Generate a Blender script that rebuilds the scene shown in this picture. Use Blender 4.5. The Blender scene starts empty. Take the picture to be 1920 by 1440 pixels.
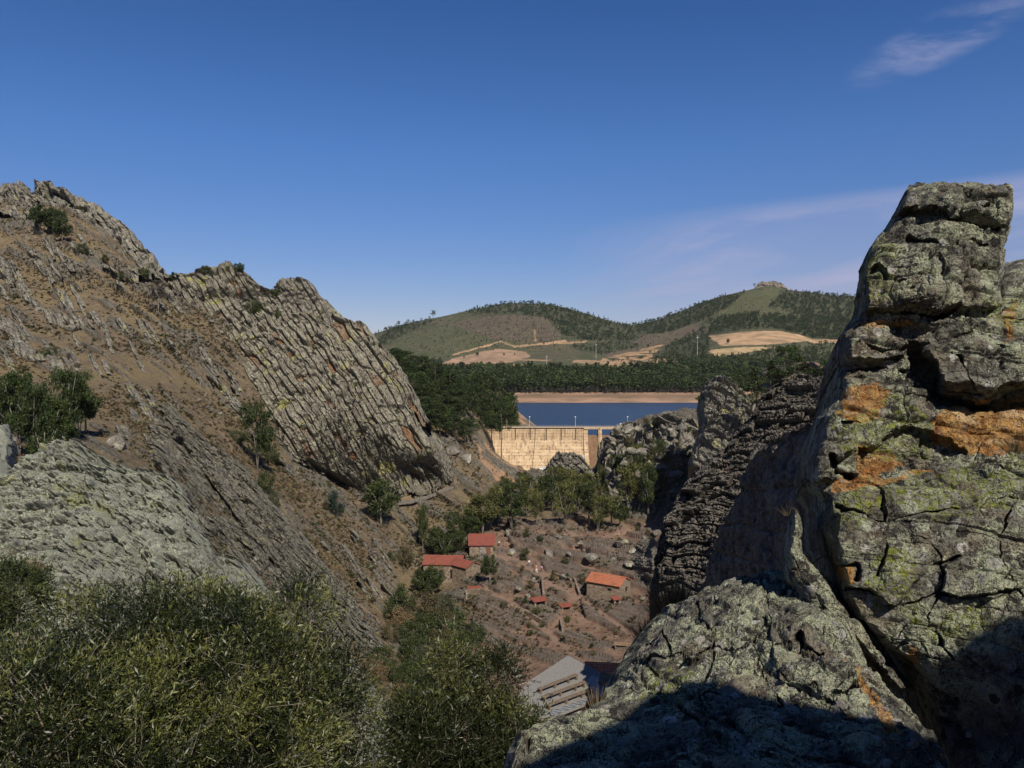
import bpy, bmesh, math, random
import numpy as np
from mathutils import Vector, Matrix
R = math.radians
sc = bpy.context.scene
COL = sc.collection
# ---------------------------------------------------------------- camera
F = 1450.0; HY = 690.0; PITCH = math.atan((720 - HY) / F)
cam = bpy.data.cameras.new('camera'); camo = bpy.data.objects.new('camera', cam); COL.objects.link(camo)
cam.sensor_width = 36; cam.lens = 36 * F / 1920; cam.clip_start = 0.1; cam.clip_end = 20000
camo.location = (0, 0, 0); camo.rotation_euler = (R(90) - PITCH, 0, 0)
sc.camera = camo
# ---------------------------------------------------------------- sun, sky, exposure
S = Vector((0.24, -0.68, 0.69)).normalized()            # towards the sun
ELEV = math.asin(S.z); AZ = math.atan2(S.x, S.y)
sun = bpy.data.lights.new('sun', 'SUN'); suno = bpy.data.objects.new('sun', sun); COL.objects.link(suno)
sun.energy = 5.0; sun.angle = R(0.5); sun.color = (1.0, 0.91, 0.76)
suno.rotation_euler = S.to_track_quat('Z', 'Y').to_euler(); suno.location = (60, -60, 80)
world = bpy.data.worlds.new('World'); sc.world = world; world.use_nodes = True
wt = world.node_tree; wt.nodes.clear()
def wn(t, **k):
    n = wt.nodes.new(t)
    for a, b in k.items(): setattr(n, a, b)
    return n
sky = wn('ShaderNodeTexSky', sky_type='NISHITA', sun_disc=False, sun_elevation=ELEV, sun_rotation=AZ,
         altitude=600, air_density=1.0, dust_density=0.6, ozone_density=3.0)
hsv = wn('ShaderNodeHueSaturation'); hsv.inputs['Saturation'].default_value = 1.22; hsv.inputs['Value'].default_value = 1.12
wt.links.new(sky.outputs[0], hsv.inputs['Color'])
tcw = wn('ShaderNodeTexCoord')
sepw = wn('ShaderNodeSeparateXYZ'); wt.links.new(tcw.outputs['Generated'], sepw.inputs[0])
def wm(op, a, b=None, c=None):
    n = wn('ShaderNodeMath', operation=op)
    for i, v in enumerate((a, b, c)):
        if v is None: continue
        if isinstance(v, (int, float)): n.inputs[i].default_value = v
        else: wt.links.new(v, n.inputs[i])
    return n.outputs[0]
def wss(v, a, b):
    n = wn('ShaderNodeMapRange', interpolation_type='SMOOTHSTEP'); wt.links.new(v, n.inputs[0])
    n.inputs[1].default_value = a; n.inputs[2].default_value = b
    return n.outputs[0]
azim = wm('DIVIDE', sepw.outputs[0], sepw.outputs[1]); elev = wm('DIVIDE', sepw.outputs[2], sepw.outputs[1])
mpw = wn('ShaderNodeCombineXYZ'); wt.links.new(azim, mpw.inputs[0]); wt.links.new(wm('SUBTRACT', wm('MULTIPLY', elev, 5.0), wm('MULTIPLY', azim, 0.7)), mpw.inputs[1])
nz = wn('ShaderNodeTexNoise'); nz.inputs['Scale'].default_value = 2.6; nz.inputs['Detail'].default_value = 7; nz.inputs['Roughness'].default_value = 0.62
nz.inputs['Distortion'].default_value = 0.5
wt.links.new(mpw.outputs[0], nz.inputs['Vector'])
# a broad thin veil low on the right, plus a small wisp high on the right
veil = wm('MULTIPLY', wm('MULTIPLY', wss(azim, 0.04, 0.27), wss(wm('ADD', wm('SUBTRACT', elev, wm('MULTIPLY', azim, 0.125)), wm('MULTIPLY', wm('SUBTRACT', nz.outputs[0], 0.5), 0.035)), 0.180, 0.150)), wm('ADD', 0.25, wm('MULTIPLY', 0.75, wss(nz.outputs[0], 0.38, 0.66))))
da = wm('SUBTRACT', azim, 0.555); de = wm('SUBTRACT', elev, 0.425)
wx = wm('POWER', wm('DIVIDE', wm('ADD', wm('MULTIPLY', da, .9), wm('MULTIPLY', de, .43)), 0.12), 2.0)
wy = wm('POWER', wm('DIVIDE', wm('SUBTRACT', wm('MULTIPLY', de, .9), wm('MULTIPLY', da, .43)), 0.030), 2.0)
wisp = wm('MULTIPLY', wss(wm('ADD', wx, wy), 1.6, 0.0), wss(nz.outputs[0], 0.40, 0.62))
cl = wm('ADD', wm('MULTIPLY', veil, 0.95), wm('MULTIPLY', wisp, 0.55))
cl = wm('MULTIPLY', cl, wss(sepw.outputs[1], 0.0, 0.2))
tr = wn('ShaderNodeValToRGB'); wt.links.new(sepw.outputs[2], tr.inputs[0]); e_ = tr.color_ramp.elements
e_[0].position = .08; e_[0].color = (.85, .74, .90, 1); e_[1].position = .45; e_[1].color = (.60, .74, 1.0, 1); q_ = e_.new(.27); q_.color = (.82, .88, 1.12, 1)
tint = wn('ShaderNodeMix', data_type='RGBA', blend_type='MULTIPLY'); tint.inputs[0].default_value = 1; wt.links.new(hsv.outputs[0], tint.inputs[6]); wt.links.new(tr.outputs[0], tint.inputs[7])
mixw = wn('ShaderNodeMix', data_type='RGBA'); wt.links.new(cl, mixw.inputs[0]); wt.links.new(tint.outputs[2], mixw.inputs[6]); mixw.inputs[7].default_value = (5.0, 5.2, 7.6, 1)
bg = wn('ShaderNodeBackground'); bg.inputs[1].default_value = 0.054
wt.links.new(mixw.outputs[2], bg.inputs[0]); wo = wn('ShaderNodeOutputWorld'); wt.links.new(bg.outputs[0], wo.inputs[0])
sc.view_settings.view_transform = 'Standard'; sc.view_settings.look = 'None'; sc.view_settings.gamma = 1.0; sc.view_settings.exposure = 0.55
sc.render.engine = 'CYCLES'
sc.cycles.max_bounces = 4; sc.cycles.diffuse_bounces = 1; sc.cycles.glossy_bounces = 2; sc.cycles.transmission_bounces = 2; sc.cycles.transparent_max_bounces = 4

# ---------------------------------------------------------------- geometry of the view
CA, SA = math.cos(PITCH), math.sin(PITCH)
def PV(px, py, D):
    """point seen at pixel (px,py) of the 1920x1440 photograph at forward distance D"""
    px = np.asarray(px, float); py = np.asarray(py, float); D = np.asarray(D, float)
    u = (px - 960) / F; v = -(py - 720) / F
    dy = CA + v * SA; dz = -SA + v * CA
    t = D / dy
    return np.stack(np.broadcast_arrays(u * t, D, dz * t), -1)
def PROJ(P):
    x, y, z = P[..., 0], P[..., 1], P[..., 2]
    f = y * CA - z * SA; v = y * SA + z * CA
    return 960 + F * x / f, 720 - F * v / f
# ---------------------------------------------------------------- noise
def hsh(ix, iy, iz, seed=0):
    h = (ix.astype(np.int64) * 374761393 + iy.astype(np.int64) * 668265263 + iz.astype(np.int64) * 2147483647 + seed * 974634777) & 0xffffffff
    h = ((h ^ (h >> 13)) * 1274126177) & 0xffffffff
    h = ((h ^ (h >> 16)) * 2246822519) & 0xffffffff
    h = h ^ (h >> 15)
    return (h & 0xffffff) / float(0x1000000)
def vn(P, s=1.0, seed=0):
    Q = P / s; I = np.floor(Q); f = Q - I; f = f * f * (3 - 2 * f); I = I.astype(np.int64)
    x, y, z = I[..., 0], I[..., 1], I[..., 2]; fx, fy, fz = f[..., 0], f[..., 1], f[..., 2]
    r = 0
    for a in (0, 1):
        for b in (0, 1):
            for c in (0, 1):
                r = r + hsh(x + a, y + b, z + c, seed) * (fx if a else 1 - fx) * (fy if b else 1 - fy) * (fz if c else 1 - fz)
    return r * 2 - 1
def fbm(P, s, o=4, seed=0, g=0.5):
    r = 0; a = 1; t = 0
    for k in range(o):
        r = r + a * vn(P, s / 2 ** k, seed + k * 17); t += a; a *= g
    return r / t
def ss(x, a, b):
    t = np.clip((x - a) / (b - a), 0, 1); return t * t * (3 - 2 * t)
def pchip(x, y, xi):
    x = np.asarray(x, float); y = np.asarray(y, float); h = np.diff(x); d = np.diff(y) / h; m = np.zeros_like(y)
    for k in range(1, len(x) - 1):
        if d[k - 1] * d[k] > 0:
            w1 = 2 * h[k] + h[k - 1]; w2 = h[k] + 2 * h[k - 1]; m[k] = (w1 + w2) / (w1 / d[k - 1] + w2 / d[k])
    m[0] = d[0]; m[-1] = d[-1]
    xi = np.clip(xi, x[0], x[-1]); k = np.clip(np.searchsorted(x, xi) - 1, 0, len(x) - 2)
    t = (xi - x[k]) / h[k]; t2 = t * t; t3 = t2 * t
    return (2*t3-3*t2+1)*y[k] + (t3-2*t2+t)*h[k]*m[k] + (-2*t3+3*t2)*y[k+1] + (t3-t2)*h[k]*m[k+1]
def frame(nb, strike):
    nb = np.array(nb, float); nb /= np.linalg.norm(nb); s = np.array(strike, float); s -= nb * (s @ nb); s /= np.linalg.norm(s)
    return np.stack([nb, s, np.cross(nb, s)])
def trace_frame(a, b, tilt=0.0):
    """frame whose beds run from point a to point b on a surface facing the viewer"""
    a = np.asarray(a, float); b = np.asarray(b, float); st = b - a; st /= np.linalg.norm(st); v = (a + b) / 2; v /= np.linalg.norm(v)
    nb = np.cross(st, v); nb /= np.linalg.norm(nb); nb = nb + tilt * v
    return frame(nb, st)
def blocks(P, fr, wa, wb, wc, seed=0, warp=0.35, crack=0.12, ws=None):
    """bedded, jointed rock: returns (height 0..1, crack mask 0..1)"""
    Q = P @ fr.T
    ws = ws or wb
    W = np.stack([vn(P, ws * 1.3, seed + 5), vn(P, ws, seed + 6), vn(P, ws, seed + 7)], -1)
    a = Q[..., 0] / wa + W[..., 0] * warp * ws / wa * .10 + 0.10 * vn(P, wa * 1.7, seed + 9)
    a = a + .9 * vn(np.stack([a / 5., a * 0, a * 0], -1), 1, seed + 8)
    i = np.floor(a); fa = a - i
    o = hsh(i, i * 0 + 3, i * 0, seed)
    b = Q[..., 1] / (wb * (0.6 + 0.8 * hsh(i, i * 0 + 7, i * 0, seed))) + o * 9 + W[..., 1] * warp
    j = np.floor(b); fb = b - j
    c = Q[..., 2] / (wc * (0.6 + 0.8 * hsh(i, i * 0 + 11, i * 0, seed))) + hsh(i, j, i * 0, seed + 2) * 7 + W[..., 2] * warp
    k = np.floor(c); fc = c - k
    h = 0.42 * hsh(i, i * 0 + 1, i * 0, seed + 1) + 0.58 * hsh(i, j, k, seed + 1) ** 1.3
    tilt = (fb - .5) * (hsh(i, j, k, seed + 3) - .5) * .5 + (fc - .5) * (hsh(i, j, k, seed + 4) - .5) * .5
    e = np.minimum(np.minimum(fa, 1 - fa) * 1.0, np.minimum(np.minimum(fb, 1 - fb) * wb, np.minimum(fc, 1 - fc) * wc) / wa)
    return np.clip(h + tilt, 0, 1.3), 1 - ss(e, 0, crack)
# ---------------------------------------------------------------- tagging & mesh helpers
def tag(o, label=None, cat=None, group=None, kind=None):
    if label: o['label'] = label
    if cat: o['category'] = cat
    if group: o['group'] = group
    if kind: o['kind'] = kind
    return o
def link(o, parent=None):
    COL.objects.link(o)
    if parent: o.parent = parent
    return o
def empty(name, loc, rz=0, scale=1):
    o = bpy.data.objects.new(name, None); link(o); o.location = loc; o.rotation_euler = (0, 0, rz); o.scale = (scale,) * 3 if not hasattr(scale, '__len__') else scale
    o.empty_display_size = .2
    return o
def mesh_np(name, V, Fc, mats, attrs=None, smooth=False, midx=None):
    """V (n,3); Fc (m,k) constant k"""
    me = bpy.data.meshes.new(name); V = np.ascontiguousarray(V, np.float32).reshape(-1, 3); Fc = np.ascontiguousarray(Fc, np.int32)
    m, k = Fc.shape
    me.vertices.add(len(V)); me.vertices.foreach_set('co', V.ravel())
    me.loops.add(m * k); me.loops.foreach_set('vertex_index', Fc.ravel())
    me.polygons.add(m); me.polygons.foreach_set('loop_start', np.arange(0, m * k, k, dtype=np.int32)); me.polygons.foreach_set('loop_total', np.full(m, k, np.int32))
    me.polygons.foreach_set('use_smooth', np.full(m, smooth, bool))
    for mt in (mats if isinstance(mats, (list, tuple)) else [mats]): me.materials.append(mt)
    if midx is not None: me.polygons.foreach_set('material_index', np.asarray(midx, np.int32))
    for n, a in (attrs or {}).items():
        a = np.ascontiguousarray(a, np.float32)
        if a.ndim > 1 and a.shape[-1] == 3:
            c = np.ones((len(V), 4), np.float32); c[:, :3] = a.reshape(-1, 3)
            at = me.attributes.new(n, 'FLOAT_COLOR', 'POINT'); at.data.foreach_set('color', c.ravel())
        else:
            at = me.attributes.new(n, 'FLOAT', 'POINT'); at.data.foreach_set('value', a.ravel())
    me.update(calc_edges=True)
    return me
def gridfaces(nr, nc, flip=False):
    i = np.arange(nr * nc).reshape(nr, nc)
    q = np.stack([i[:-1, :-1], i[:-1, 1:], i[1:, 1:], i[1:, :-1]], -1).reshape(-1, 4)
    return q[:, ::-1] if flip else q
def obj(name, me, parent=None):
    return link(bpy.data.objects.new(name, me), parent)
class MB:
    def __init__(s): s.v = []; s.f = []
    def add(s, V, Fs):
        n = len(s.v); s.v += [tuple(map(float, p)) for p in V]; s.f += [[n + i for i in f] for f in Fs]
    def box(s, x0, x1, y0, y1, z0, z1, rz=0, c=(0, 0)):
        V = [(x, y, z) for z in (z0, z1) for x, y in ((x0, y0), (x1, y0), (x1, y1), (x0, y1))]
        if rz:
            ca, sa = math.cos(rz), math.sin(rz); V = [(c[0] + (x-c[0])*ca - (y-c[1])*sa, c[1] + (x-c[0])*sa + (y-c[1])*ca, z) for x, y, z in V]
        s.add(V, [(0,3,2,1), (4,5,6,7), (0,1,5,4), (1,2,6,5), (2,3,7,6), (3,0,4,7)])
    def prism(s, pts, axis, a, b):
        """pts polygon in the other two axes; extruded along axis from a to b"""
        def mk(p, t):
            return (t, p[0], p[1]) if axis == 0 else ((p[0], t, p[1]) if axis == 1 else (p[0], p[1], t))
        n = len(pts); V = [mk(p, a) for p in pts] + [mk(p, b) for p in pts]
        s.add(V, [list(range(n))[::-1], list(range(n, 2*n))] + [(i, (i+1) % n, n + (i+1) % n, n + i) for i in range(n)])
    def tube(s, pts, rad, n=6):
        pts = [Vector(p) for p in pts]; rs = rad if hasattr(rad, '__len__') else [rad] * len(pts); V = []; Fs = []
        for k, p in enumerate(pts):
            d = (pts[min(k+1, len(pts)-1)] - pts[max(k-1, 0)]).normalized(); u = d.orthogonal().normalized()
            if k and abs(d.dot(pu)) < .95: u = (pu - d * pu.dot(d)).normalized()
            pu = u; w = d.cross(u)
            for i in range(n):
                a = 2*math.pi*i/n; V.append(p + (u*math.cos(a) + w*math.sin(a)) * rs[k])
        for k in range(len(pts)-1):
            for i in range(n): Fs.append((k*n+i, k*n+(i+1) % n, (k+1)*n+(i+1) % n, (k+1)*n+i))
        Fs.append(list(range(n))[::-1]); Fs.append(list(range((len(pts)-1)*n, len(pts)*n)))
        s.add(V, Fs)
    def mesh(s, name, m, smooth=False):
        me = bpy.data.meshes.new(name); me.from_pydata(s.v, [], s.f); me.materials.append(m); me.update()
        bm = bmesh.new(); bm.from_mesh(me); bmesh.ops.recalc_face_normals(bm, faces=bm.faces); bm.to_mesh(me); bm.free()
        if smooth: me.polygons.foreach_set('use_smooth', [True] * len(me.polygons))
        return me
    def build(s, name, m, parent=None, smooth=False): return obj(name, s.mesh(name, m, smooth), parent)
# ---------------------------------------------------------------- materials
class MT:
    def __init__(s, name):
        s.m = bpy.data.materials.new(name); s.m.use_nodes = True; s.t = s.m.node_tree; s.t.nodes.clear(); s.o = s.t.nodes.new('ShaderNodeOutputMaterial')
        s.tc = s.t.nodes.new('ShaderNodeTexCoord').outputs['Object']
    def node(s, ty, ins=None, **pr):
        n = s.t.nodes.new(ty)
        for a, b in pr.items(): setattr(n, a, b)
        for k, v in (ins or {}).items(): s.put(n.inputs[k], v)
        return n
    def put(s, i, v):
        if isinstance(v, bpy.types.NodeSocket): s.t.links.new(v, i)
        elif v is not None:
            if hasattr(v, '__len__') and len(v) == 3 and i.type == 'RGBA': v = (*v, 1)
            i.default_value = v
    def math(s, op, a, b=None, clamp=False):
        n = s.node('ShaderNodeMath', operation=op, use_clamp=clamp); s.put(n.inputs[0], a)
        if b is not None: s.put(n.inputs[1], b)
        return n.outputs[0]
    def map(s, sc=(1, 1, 1), rot=(0, 0, 0), vec=None):
        return s.node('ShaderNodeMapping', {'Vector': vec or s.tc, 'Scale': sc, 'Rotation': rot}).outputs[0]
    def noise(s, scale, detail=4, rough=.55, vec=None, dist=0):
        return s.node('ShaderNodeTexNoise', {'Vector': vec or s.tc, 'Scale': scale, 'Detail': detail, 'Roughness': rough, 'Distortion': dist}).outputs[0]
    def voro(s, scale, feature='F1', vec=None, rnd=1, out=0):
        return s.node('ShaderNodeTexVoronoi', {'Vector': vec or s.tc, 'Scale': scale, 'Randomness': rnd}, feature=feature).outputs[out]
    def ss(s, v, a, b, lo=0, hi=1):
        return s.node('ShaderNodeMapRange', {0: v, 1: a, 2: b, 3: lo, 4: hi}, interpolation_type='SMOOTHSTEP').outputs[0]
    def mix(s, f, a, b, mode='MIX'):
        n = s.node('ShaderNodeMix', data_type='RGBA', blend_type=mode); s.put(n.inputs[0], f); s.put(n.inputs[6], a); s.put(n.inputs[7], b); return n.outputs[2]
    def attr(s, name, out='Fac'): return s.node('ShaderNodeAttribute', attribute_name=name).outputs[out]
    def mul(s, a, b): return s.math('MULTIPLY', a, b)
    def done(s, col, rough=.9, bump=None, bstr=.5, bdist=.1, spec=.2, alb=.78, **kw):
        if isinstance(col, bpy.types.NodeSocket): col = s.mix(1.0, col, (alb, alb, alb), 'MULTIPLY')
        p = s.node('ShaderNodeBsdfPrincipled', {'Base Color': col, 'Roughness': rough, 'Specular IOR Level': spec, **kw})
        if bump is not None:
            b = s.node('ShaderNodeBump', {'Height': bump, 'Strength': bstr, 'Distance': bdist}); s.t.links.new(b.outputs[0], p.inputs['Normal'])
        s.t.links.new(p.outputs[0], s.o.inputs[0]); return s.m
def rock_mat(name, s, dark=(.07, .065, .058), light=(.24, .22, .19), pale=(.36, .36, .27), yel=(.38, .36, .08), rust=(.30, .13, .05),
             pale_a=.5, yel_a=.25, rust_a=.3, bd=None, rot=(0, R(-60), 0), str_=6, rustattr=False):
    """s = metres of the largest mottling"""
    m = MT(name)
    st = m.map((1/s*str_, 1/s, 1/s), rot)
    n1 = m.noise(1/s, 6, .6); n2 = m.noise(4/s, 6, .65); n3 = m.noise(16/s, 5, .7); n4 = m.noise(.8, 6, .7, vec=st)
    base = m.mix(m.ss(n2, .3, .7), dark, light)
    base = m.mix(m.ss(n4, .45, .72, 0, .55), base, tuple(c * .55 for c in dark))
    base = m.mix(m.ss(n3, .35, .7, 0, .5), base, tuple(min(1, c * 1.35) for c in light))
    pm = m.mul(m.ss(m.noise(2.2/s, 7, .7), .62 - .25*pale_a, .72 - .25*pale_a), m.ss(m.noise(26/s, 4, .7), .35, .6))
    base = m.mix(m.mul(pm, .85), base, pale)
    ym = m.mul(m.ss(m.noise(.9/s, 3, .6, vec=m.map((1, 1, 1), (1, 2, 3))), .66 - .22*yel_a, .76 - .22*yel_a), m.ss(m.noise(20/s, 4, .7), .4, .6))
    base = m.mix(ym, base, yel)
    rm = m.ss(m.noise(1.3/s, 6, .65, vec=m.map((1, 1, 1), (2, 1, .5))), .70 - .2*rust_a, .8 - .2*rust_a)
    base = m.mix(m.mul(rm, .7), base, rust)
    if rustattr: base = m.mix(m.mul(m.attr('rust'), m.ss(n3, .2, .5)), base, rust)
    h = m.math('ADD', m.mul(n2, .6), m.math('ADD', m.mul(n3, .4), m.mul(n4, .6)))
    return m.done(base, .92, h, .9, bd or s * .12)
def simple(name, c1, c2, scale=2, rough=.9, bump=.3, bd=.05, spec=.2, detail=5):
    m = MT(name); n = m.noise(scale, detail, .6); return m.done(m.mix(m.ss(n, .3, .7), c1, c2), rough, n, bump, bd, spec)
def leaf_mat(name, dark, mid, bright, spec=.25, rough=.6, trans=.2):
    m = MT(name); a = m.attr('rnd'); oi = m.node('ShaderNodeObjectInfo').outputs['Random']
    c = m.mix(m.ss(a, 0, .55), dark, mid); c = m.mix(m.ss(a, .55, 1), c, bright)
    c = m.mix(m.ss(oi, 0, 1, 0, .35), c, tuple(x * .6 for x in mid))
    c = m.mix(1.0, c, (.85, .85, .85), 'MULTIPLY')
    p = m.node('ShaderNodeBsdfPrincipled', {'Base Color': c, 'Roughness': rough, 'Specular IOR Level': spec})
    t = m.node('ShaderNodeBsdfTranslucent', {'Color': c}); mx = m.node('ShaderNodeMixShader', {0: trans, 1: p.outputs[0], 2: t.outputs[0]})
    m.t.links.new(mx.outputs[0], m.o.inputs[0]); return m.m
MROCK = rock_mat('quartzite_rock', 3.0, yel_a=.35)
MROCKB = rock_mat('quartzite_rock_pale', 2.0, dark=(.10, .095, .085), light=(.27, .26, .225), pale=(.38, .39, .29), pale_a=.9, yel_a=.3, rust_a=.1)
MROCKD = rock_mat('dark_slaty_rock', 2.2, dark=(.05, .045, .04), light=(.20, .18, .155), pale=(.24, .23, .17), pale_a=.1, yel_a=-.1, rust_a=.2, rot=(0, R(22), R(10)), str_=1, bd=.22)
MGREEN = leaf_mat('foliage_green', (.014, .024, .008), (.045, .062, .016), (.10, .12, .032))
MSOFT = leaf_mat('foliage_soft', (.035, .04, .012), (.10, .105, .03), (.20, .195, .065))
MPINE = leaf_mat('foliage_pine', (.012, .022, .007), (.035, .056, .013), (.085, .12, .028))
MOLIVE = leaf_mat('foliage_olive', (.008, .013, .004), (.032, .044, .010), (.15, .158, .048), spec=.4, rough=.45)
MGREY = leaf_mat('foliage_grey', (.03, .035, .02), (.075, .085, .045), (.13, .14, .08))
MDRY = leaf_mat('foliage_dry', (.07, .05, .025), (.17, .12, .06), (.30, .22, .11))
MSCRUB = leaf_mat('scrub_leaves', (.045, .038, .018), (.095, .080, .036), (.17, .135, .06))
MHEATH = leaf_mat('heath_leaves', (.05, .035, .028), (.12, .085, .06), (.19, .135, .095))
MBARK = simple('bark', (.08, .06, .045), (.20, .16, .12), 6)
MBARKP = simple('pale_bark', (.14, .12, .095), (.34, .31, .26), 8)
# ---------------------------------------------------------------- lofted ground
def loft(cols, lines, pxs, rows):
    """lines near to far, each [(py, D)] per col; rows = list of subdivisions between lines"""
    PY = np.array([pchip(cols, [q[0] for q in L], pxs) for L in lines]); LD = np.array([pchip(cols, [math.log(q[1]) for q in L], pxs) for L in lines])
    t = np.concatenate([np.arange(n) / n + k for k, n in enumerate(rows)] + [[len(lines) - 1]])
    py = np.empty((len(t), len(pxs))); ld = np.empty_like(py); kx = np.arange(len(lines))
    # smooth across lines: interpolate in index space
    k = np.clip(np.floor(t).astype(int), 0, len(lines) - 2); f = (t - k)[:, None]
    def cr(A):
        p0 = A[np.maximum(k-1, 0)]; p1 = A[k]; p2 = A[k+1]; p3 = A[np.minimum(k+2, len(A)-1)]
        m1 = .35 * (p2 - p0); m2 = .35 * (p3 - p1)
        return (2*f**3-3*f**2+1)*p1 + (f**3-2*f**2+f)*m1 + (-2*f**3+3*f**2)*p2 + (f**3-f**2)*m2
    return PV(pxs[None, :], cr(PY), np.exp(cr(LD)))
CB = [-260, 0, 100, 200, 300, 400, 500, 600, 700, 800, 850, 900, 950, 1000, 1100, 1200, 1300, 1400, 1600, 2250]
TL = [
 [(1900,20),(1800,20),(1800,22),(1800,25),(1800,30),(1750,40),(1750,50),(1700,60),(1650,70),(1600,80),(1600,80),(1600,80),(1600,80),(1600,80),(1600,80),(1600,80),(1600,80),(1600,80),(1600,80),(1600,80)],
 [(1300,30),(1250,32),(1250,38),(1250,45),(1250,55),(1250,68),(1260,85),(1300,100),(1330,108),(1380,110),(1380,112),(1360,115),(1350,115),(1330,115),(1320,115),(1320,115),(1320,115),(1320,115),(1320,115),(1320,115)],
 [(1000,50),(980,55),(980,62),(1000,70),(1030,82),(1080,95),(1120,110),(1160,128),(1220,135),(1270,135),(1260,137),(1240,140),(1225,143),(1215,143),(1205,143),(1190,143),(1180,143),(1170,143),(1170,143),(1170,143)],
 [(870,80),(870,80),(865,88),(870,98),(890,112),(930,130),(980,145),(1040,160),(1120,165),(1160,168),(1130,170),(1110,172),(1100,172),(1095,172),(1095,172),(1090,172),(1080,170),(1060,170),(1060,170),(1060,170)],
 [(800,110),(800,112),(800,120),(790,133),(800,148),(830,162),(880,175),(940,188),(985,195),(1030,203),(1020,206),(1015,208),(1010,210),(1000,213),(990,215),(985,213),(950,208),(900,200),(880,200),(880,200)],
 [(680,160),(690,160),(690,168),(680,178),(690,190),(730,200),(800,206),(890,212),(930,216),(950,228),(935,238),(930,250),(950,250),(945,250),(930,250),(880,250),(850,245),(800,240),(780,240),(780,240)],
 [(540,220),(550,225),(560,225),(575,225),(600,225),(640,228),(700,230),(770,235),(830,242),(885,250),(885,265),(880,290),(905,300),(915,300),(900,300),(812,290),(800,285),(770,280),(760,280),(760,280)],
 [(400,300),(385,320),(390,310),(440,300),(520,280),(550,272),(600,268),(670,262),(740,270),(800,320),(805,335),(835,345),(868,370),(885,385),(885,385),(800,340),(785,330),(770,330),(760,330),(760,330)],
 [(430,400),(440,420),(440,420),(480,400),(560,390),(600,390),(640,380),(670,370),(690,365),(735,365),(762,375),(800,385),(880,395),(890,398),(885,398),(790,380),(775,360),(770,360),(765,360),(765,360)],
 [(500,600),(500,600),(510,600),(540,600),(600,560),(640,540),(670,520),(690,500),(700,480),(735,460),(750,455),(752,450),(762,470),(799,450),(860,440),(802,420),(795,420),(790,420),(785,420),(785,420)],
 [(650,900),(650,900),(650,900),(660,900),(680,900),(700,850),(710,800),(720,760),(730,740),(750,700),(760,680),(745,660),(766,640),(800,600),(800,600),(800,600),(800,600),(800,600),(800,600),(800,600)]]
FR1 = frame((0.87, 0.30, 0.42), (0.3, -0.9, -0.2))       # bedding of the gorge
pxs = np.arange(-260, 2250, 1.7)
rows = [40, 60, 110, 110, 130, 110, 110, 60, 30, 20]
G = loft(CB, TL, pxs, rows)
pxg, pyg = PROJ(G)
ln = np.clip((G[..., 1] - 60) / 150, .35, 1.3)
def inpoly(px, py, poly, soft=None):
    r = np.zeros(px.shape, bool); n = len(poly)
    for i in range(n):
        x0, y0 = poly[i]; x1, y1 = poly[(i+1) % n]
        if y0 == y1: continue
        c = ((y0 > py) != (y1 > py)) & (px < (x1-x0)*(py-y0)/(y1-y0)+x0); r ^= c
    return r
# rock mask on the ground: ribs following the bedding
Q = G @ trace_frame(PV(250, 600, 200), PV(330, 760, 180), .3).T
QA = np.stack([Q[..., 0] / 2.4, Q[..., 1] / 16, Q[..., 2] / 16], -1)
rib = vn(QA, 1, 11) * .6 + vn(QA * 2.3, 1, 12) * .3 + .45 * fbm(G, 26, 3, 13)
vil = ss(pxg + (pyg - 1150) * .2, 850, 930) * ss(pyg, 960, 1000) * ss(-pxg, -1330, -1270)
left = ss(-pxg, -850, -760)
rmask = ss(rib, .04, .24)
# village floor: large striated outcrops and bare paths between
vill_out = [[(905,1100),(1010,1070),(1075,1120),(1020,1190),(905,1120)], [(860,1130),(960,1130),(985,1200),(870,1170)], [(930,1180),(1110,1190),(1180,1260),(1050,1260)],
            [(950,985),(1060,985),(1080,1030),(960,1040)], [(1080,1010),(1240,1030),(1230,1100),(1195,1090),(1120,1060)], [(1080,1120),(1210,1150),(1200,1210),(1100,1160)]]
vm = np.zeros(pxg.shape)
for p in vill_out: vm = np.maximum(vm, inpoly(pxg, pyg, p).astype(float))
for _ in range(8):
    vm[1:-1, 1:-1] = (vm[1:-1, 1:-1]*2 + vm[:-2, 1:-1] + vm[2:, 1:-1] + vm[1:-1, :-2] + vm[1:-1, 2:]) / 6
rmask = np.where(vil > .5, ss(rib * 1.7 + vm * .75, .10, .42), rmask)
knoll = ss(pxg, 1100, 1180) * ss(-pyg, -960, -900) * ss(G[..., 1], 205, 235) * ss(-G[..., 1], -400, -350)
rmask = np.maximum(rmask, knoll * ss(rib, -.2, .2))
# paths
def pathmask(pts, w):
    d = np.full(pxg.shape, 1e9)
    for (x0, y0), (x1, y1) in zip(pts[:-1], pts[1:]):
        t = np.clip(((pxg-x0)*(x1-x0)+(pyg-y0)*(y1-y0))/((x1-x0)**2+(y1-y0)**2), 0, 1)
        d = np.minimum(d, np.hypot(pxg-x0-t*(x1-x0), (pyg-y0-t*(y1-y0))*1.3))
    return ss(-d, -w, -w*.4)
path = np.zeros(pxg.shape)
for pts, w in [([(560,945),(640,940),(700,938),(800,925),(860,900),(905,870),(900,845)], 4), ([(600,1060),(660,1130),(740,1190)], 5),
               ([(915,1110),(960,1130),(1010,1170),(1090,1240),(1160,1270)], 10), ([(1010,1060),(1030,1090),(1100,1130),(1200,1200),(1230,1240)], 9), ([(930,1045),(980,1050),(1005,1075),(1040,1095)], 9),
               ([(985,1000),(1100,1010),(1200,1000),(1235,960)], 7), ([(395,790),(430,830),(440,870)], 5), ([(1200,1130),(1260,1120),(1240,1170)], 12)]:
    path = np.maximum(path, pathmask(pts, w))
path *= (G[..., 1] > 60)
rmask *= 1 - path
FV = trace_frame(PV(950, 1120, 168), PV(1140, 1235, 141), .3)
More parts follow.
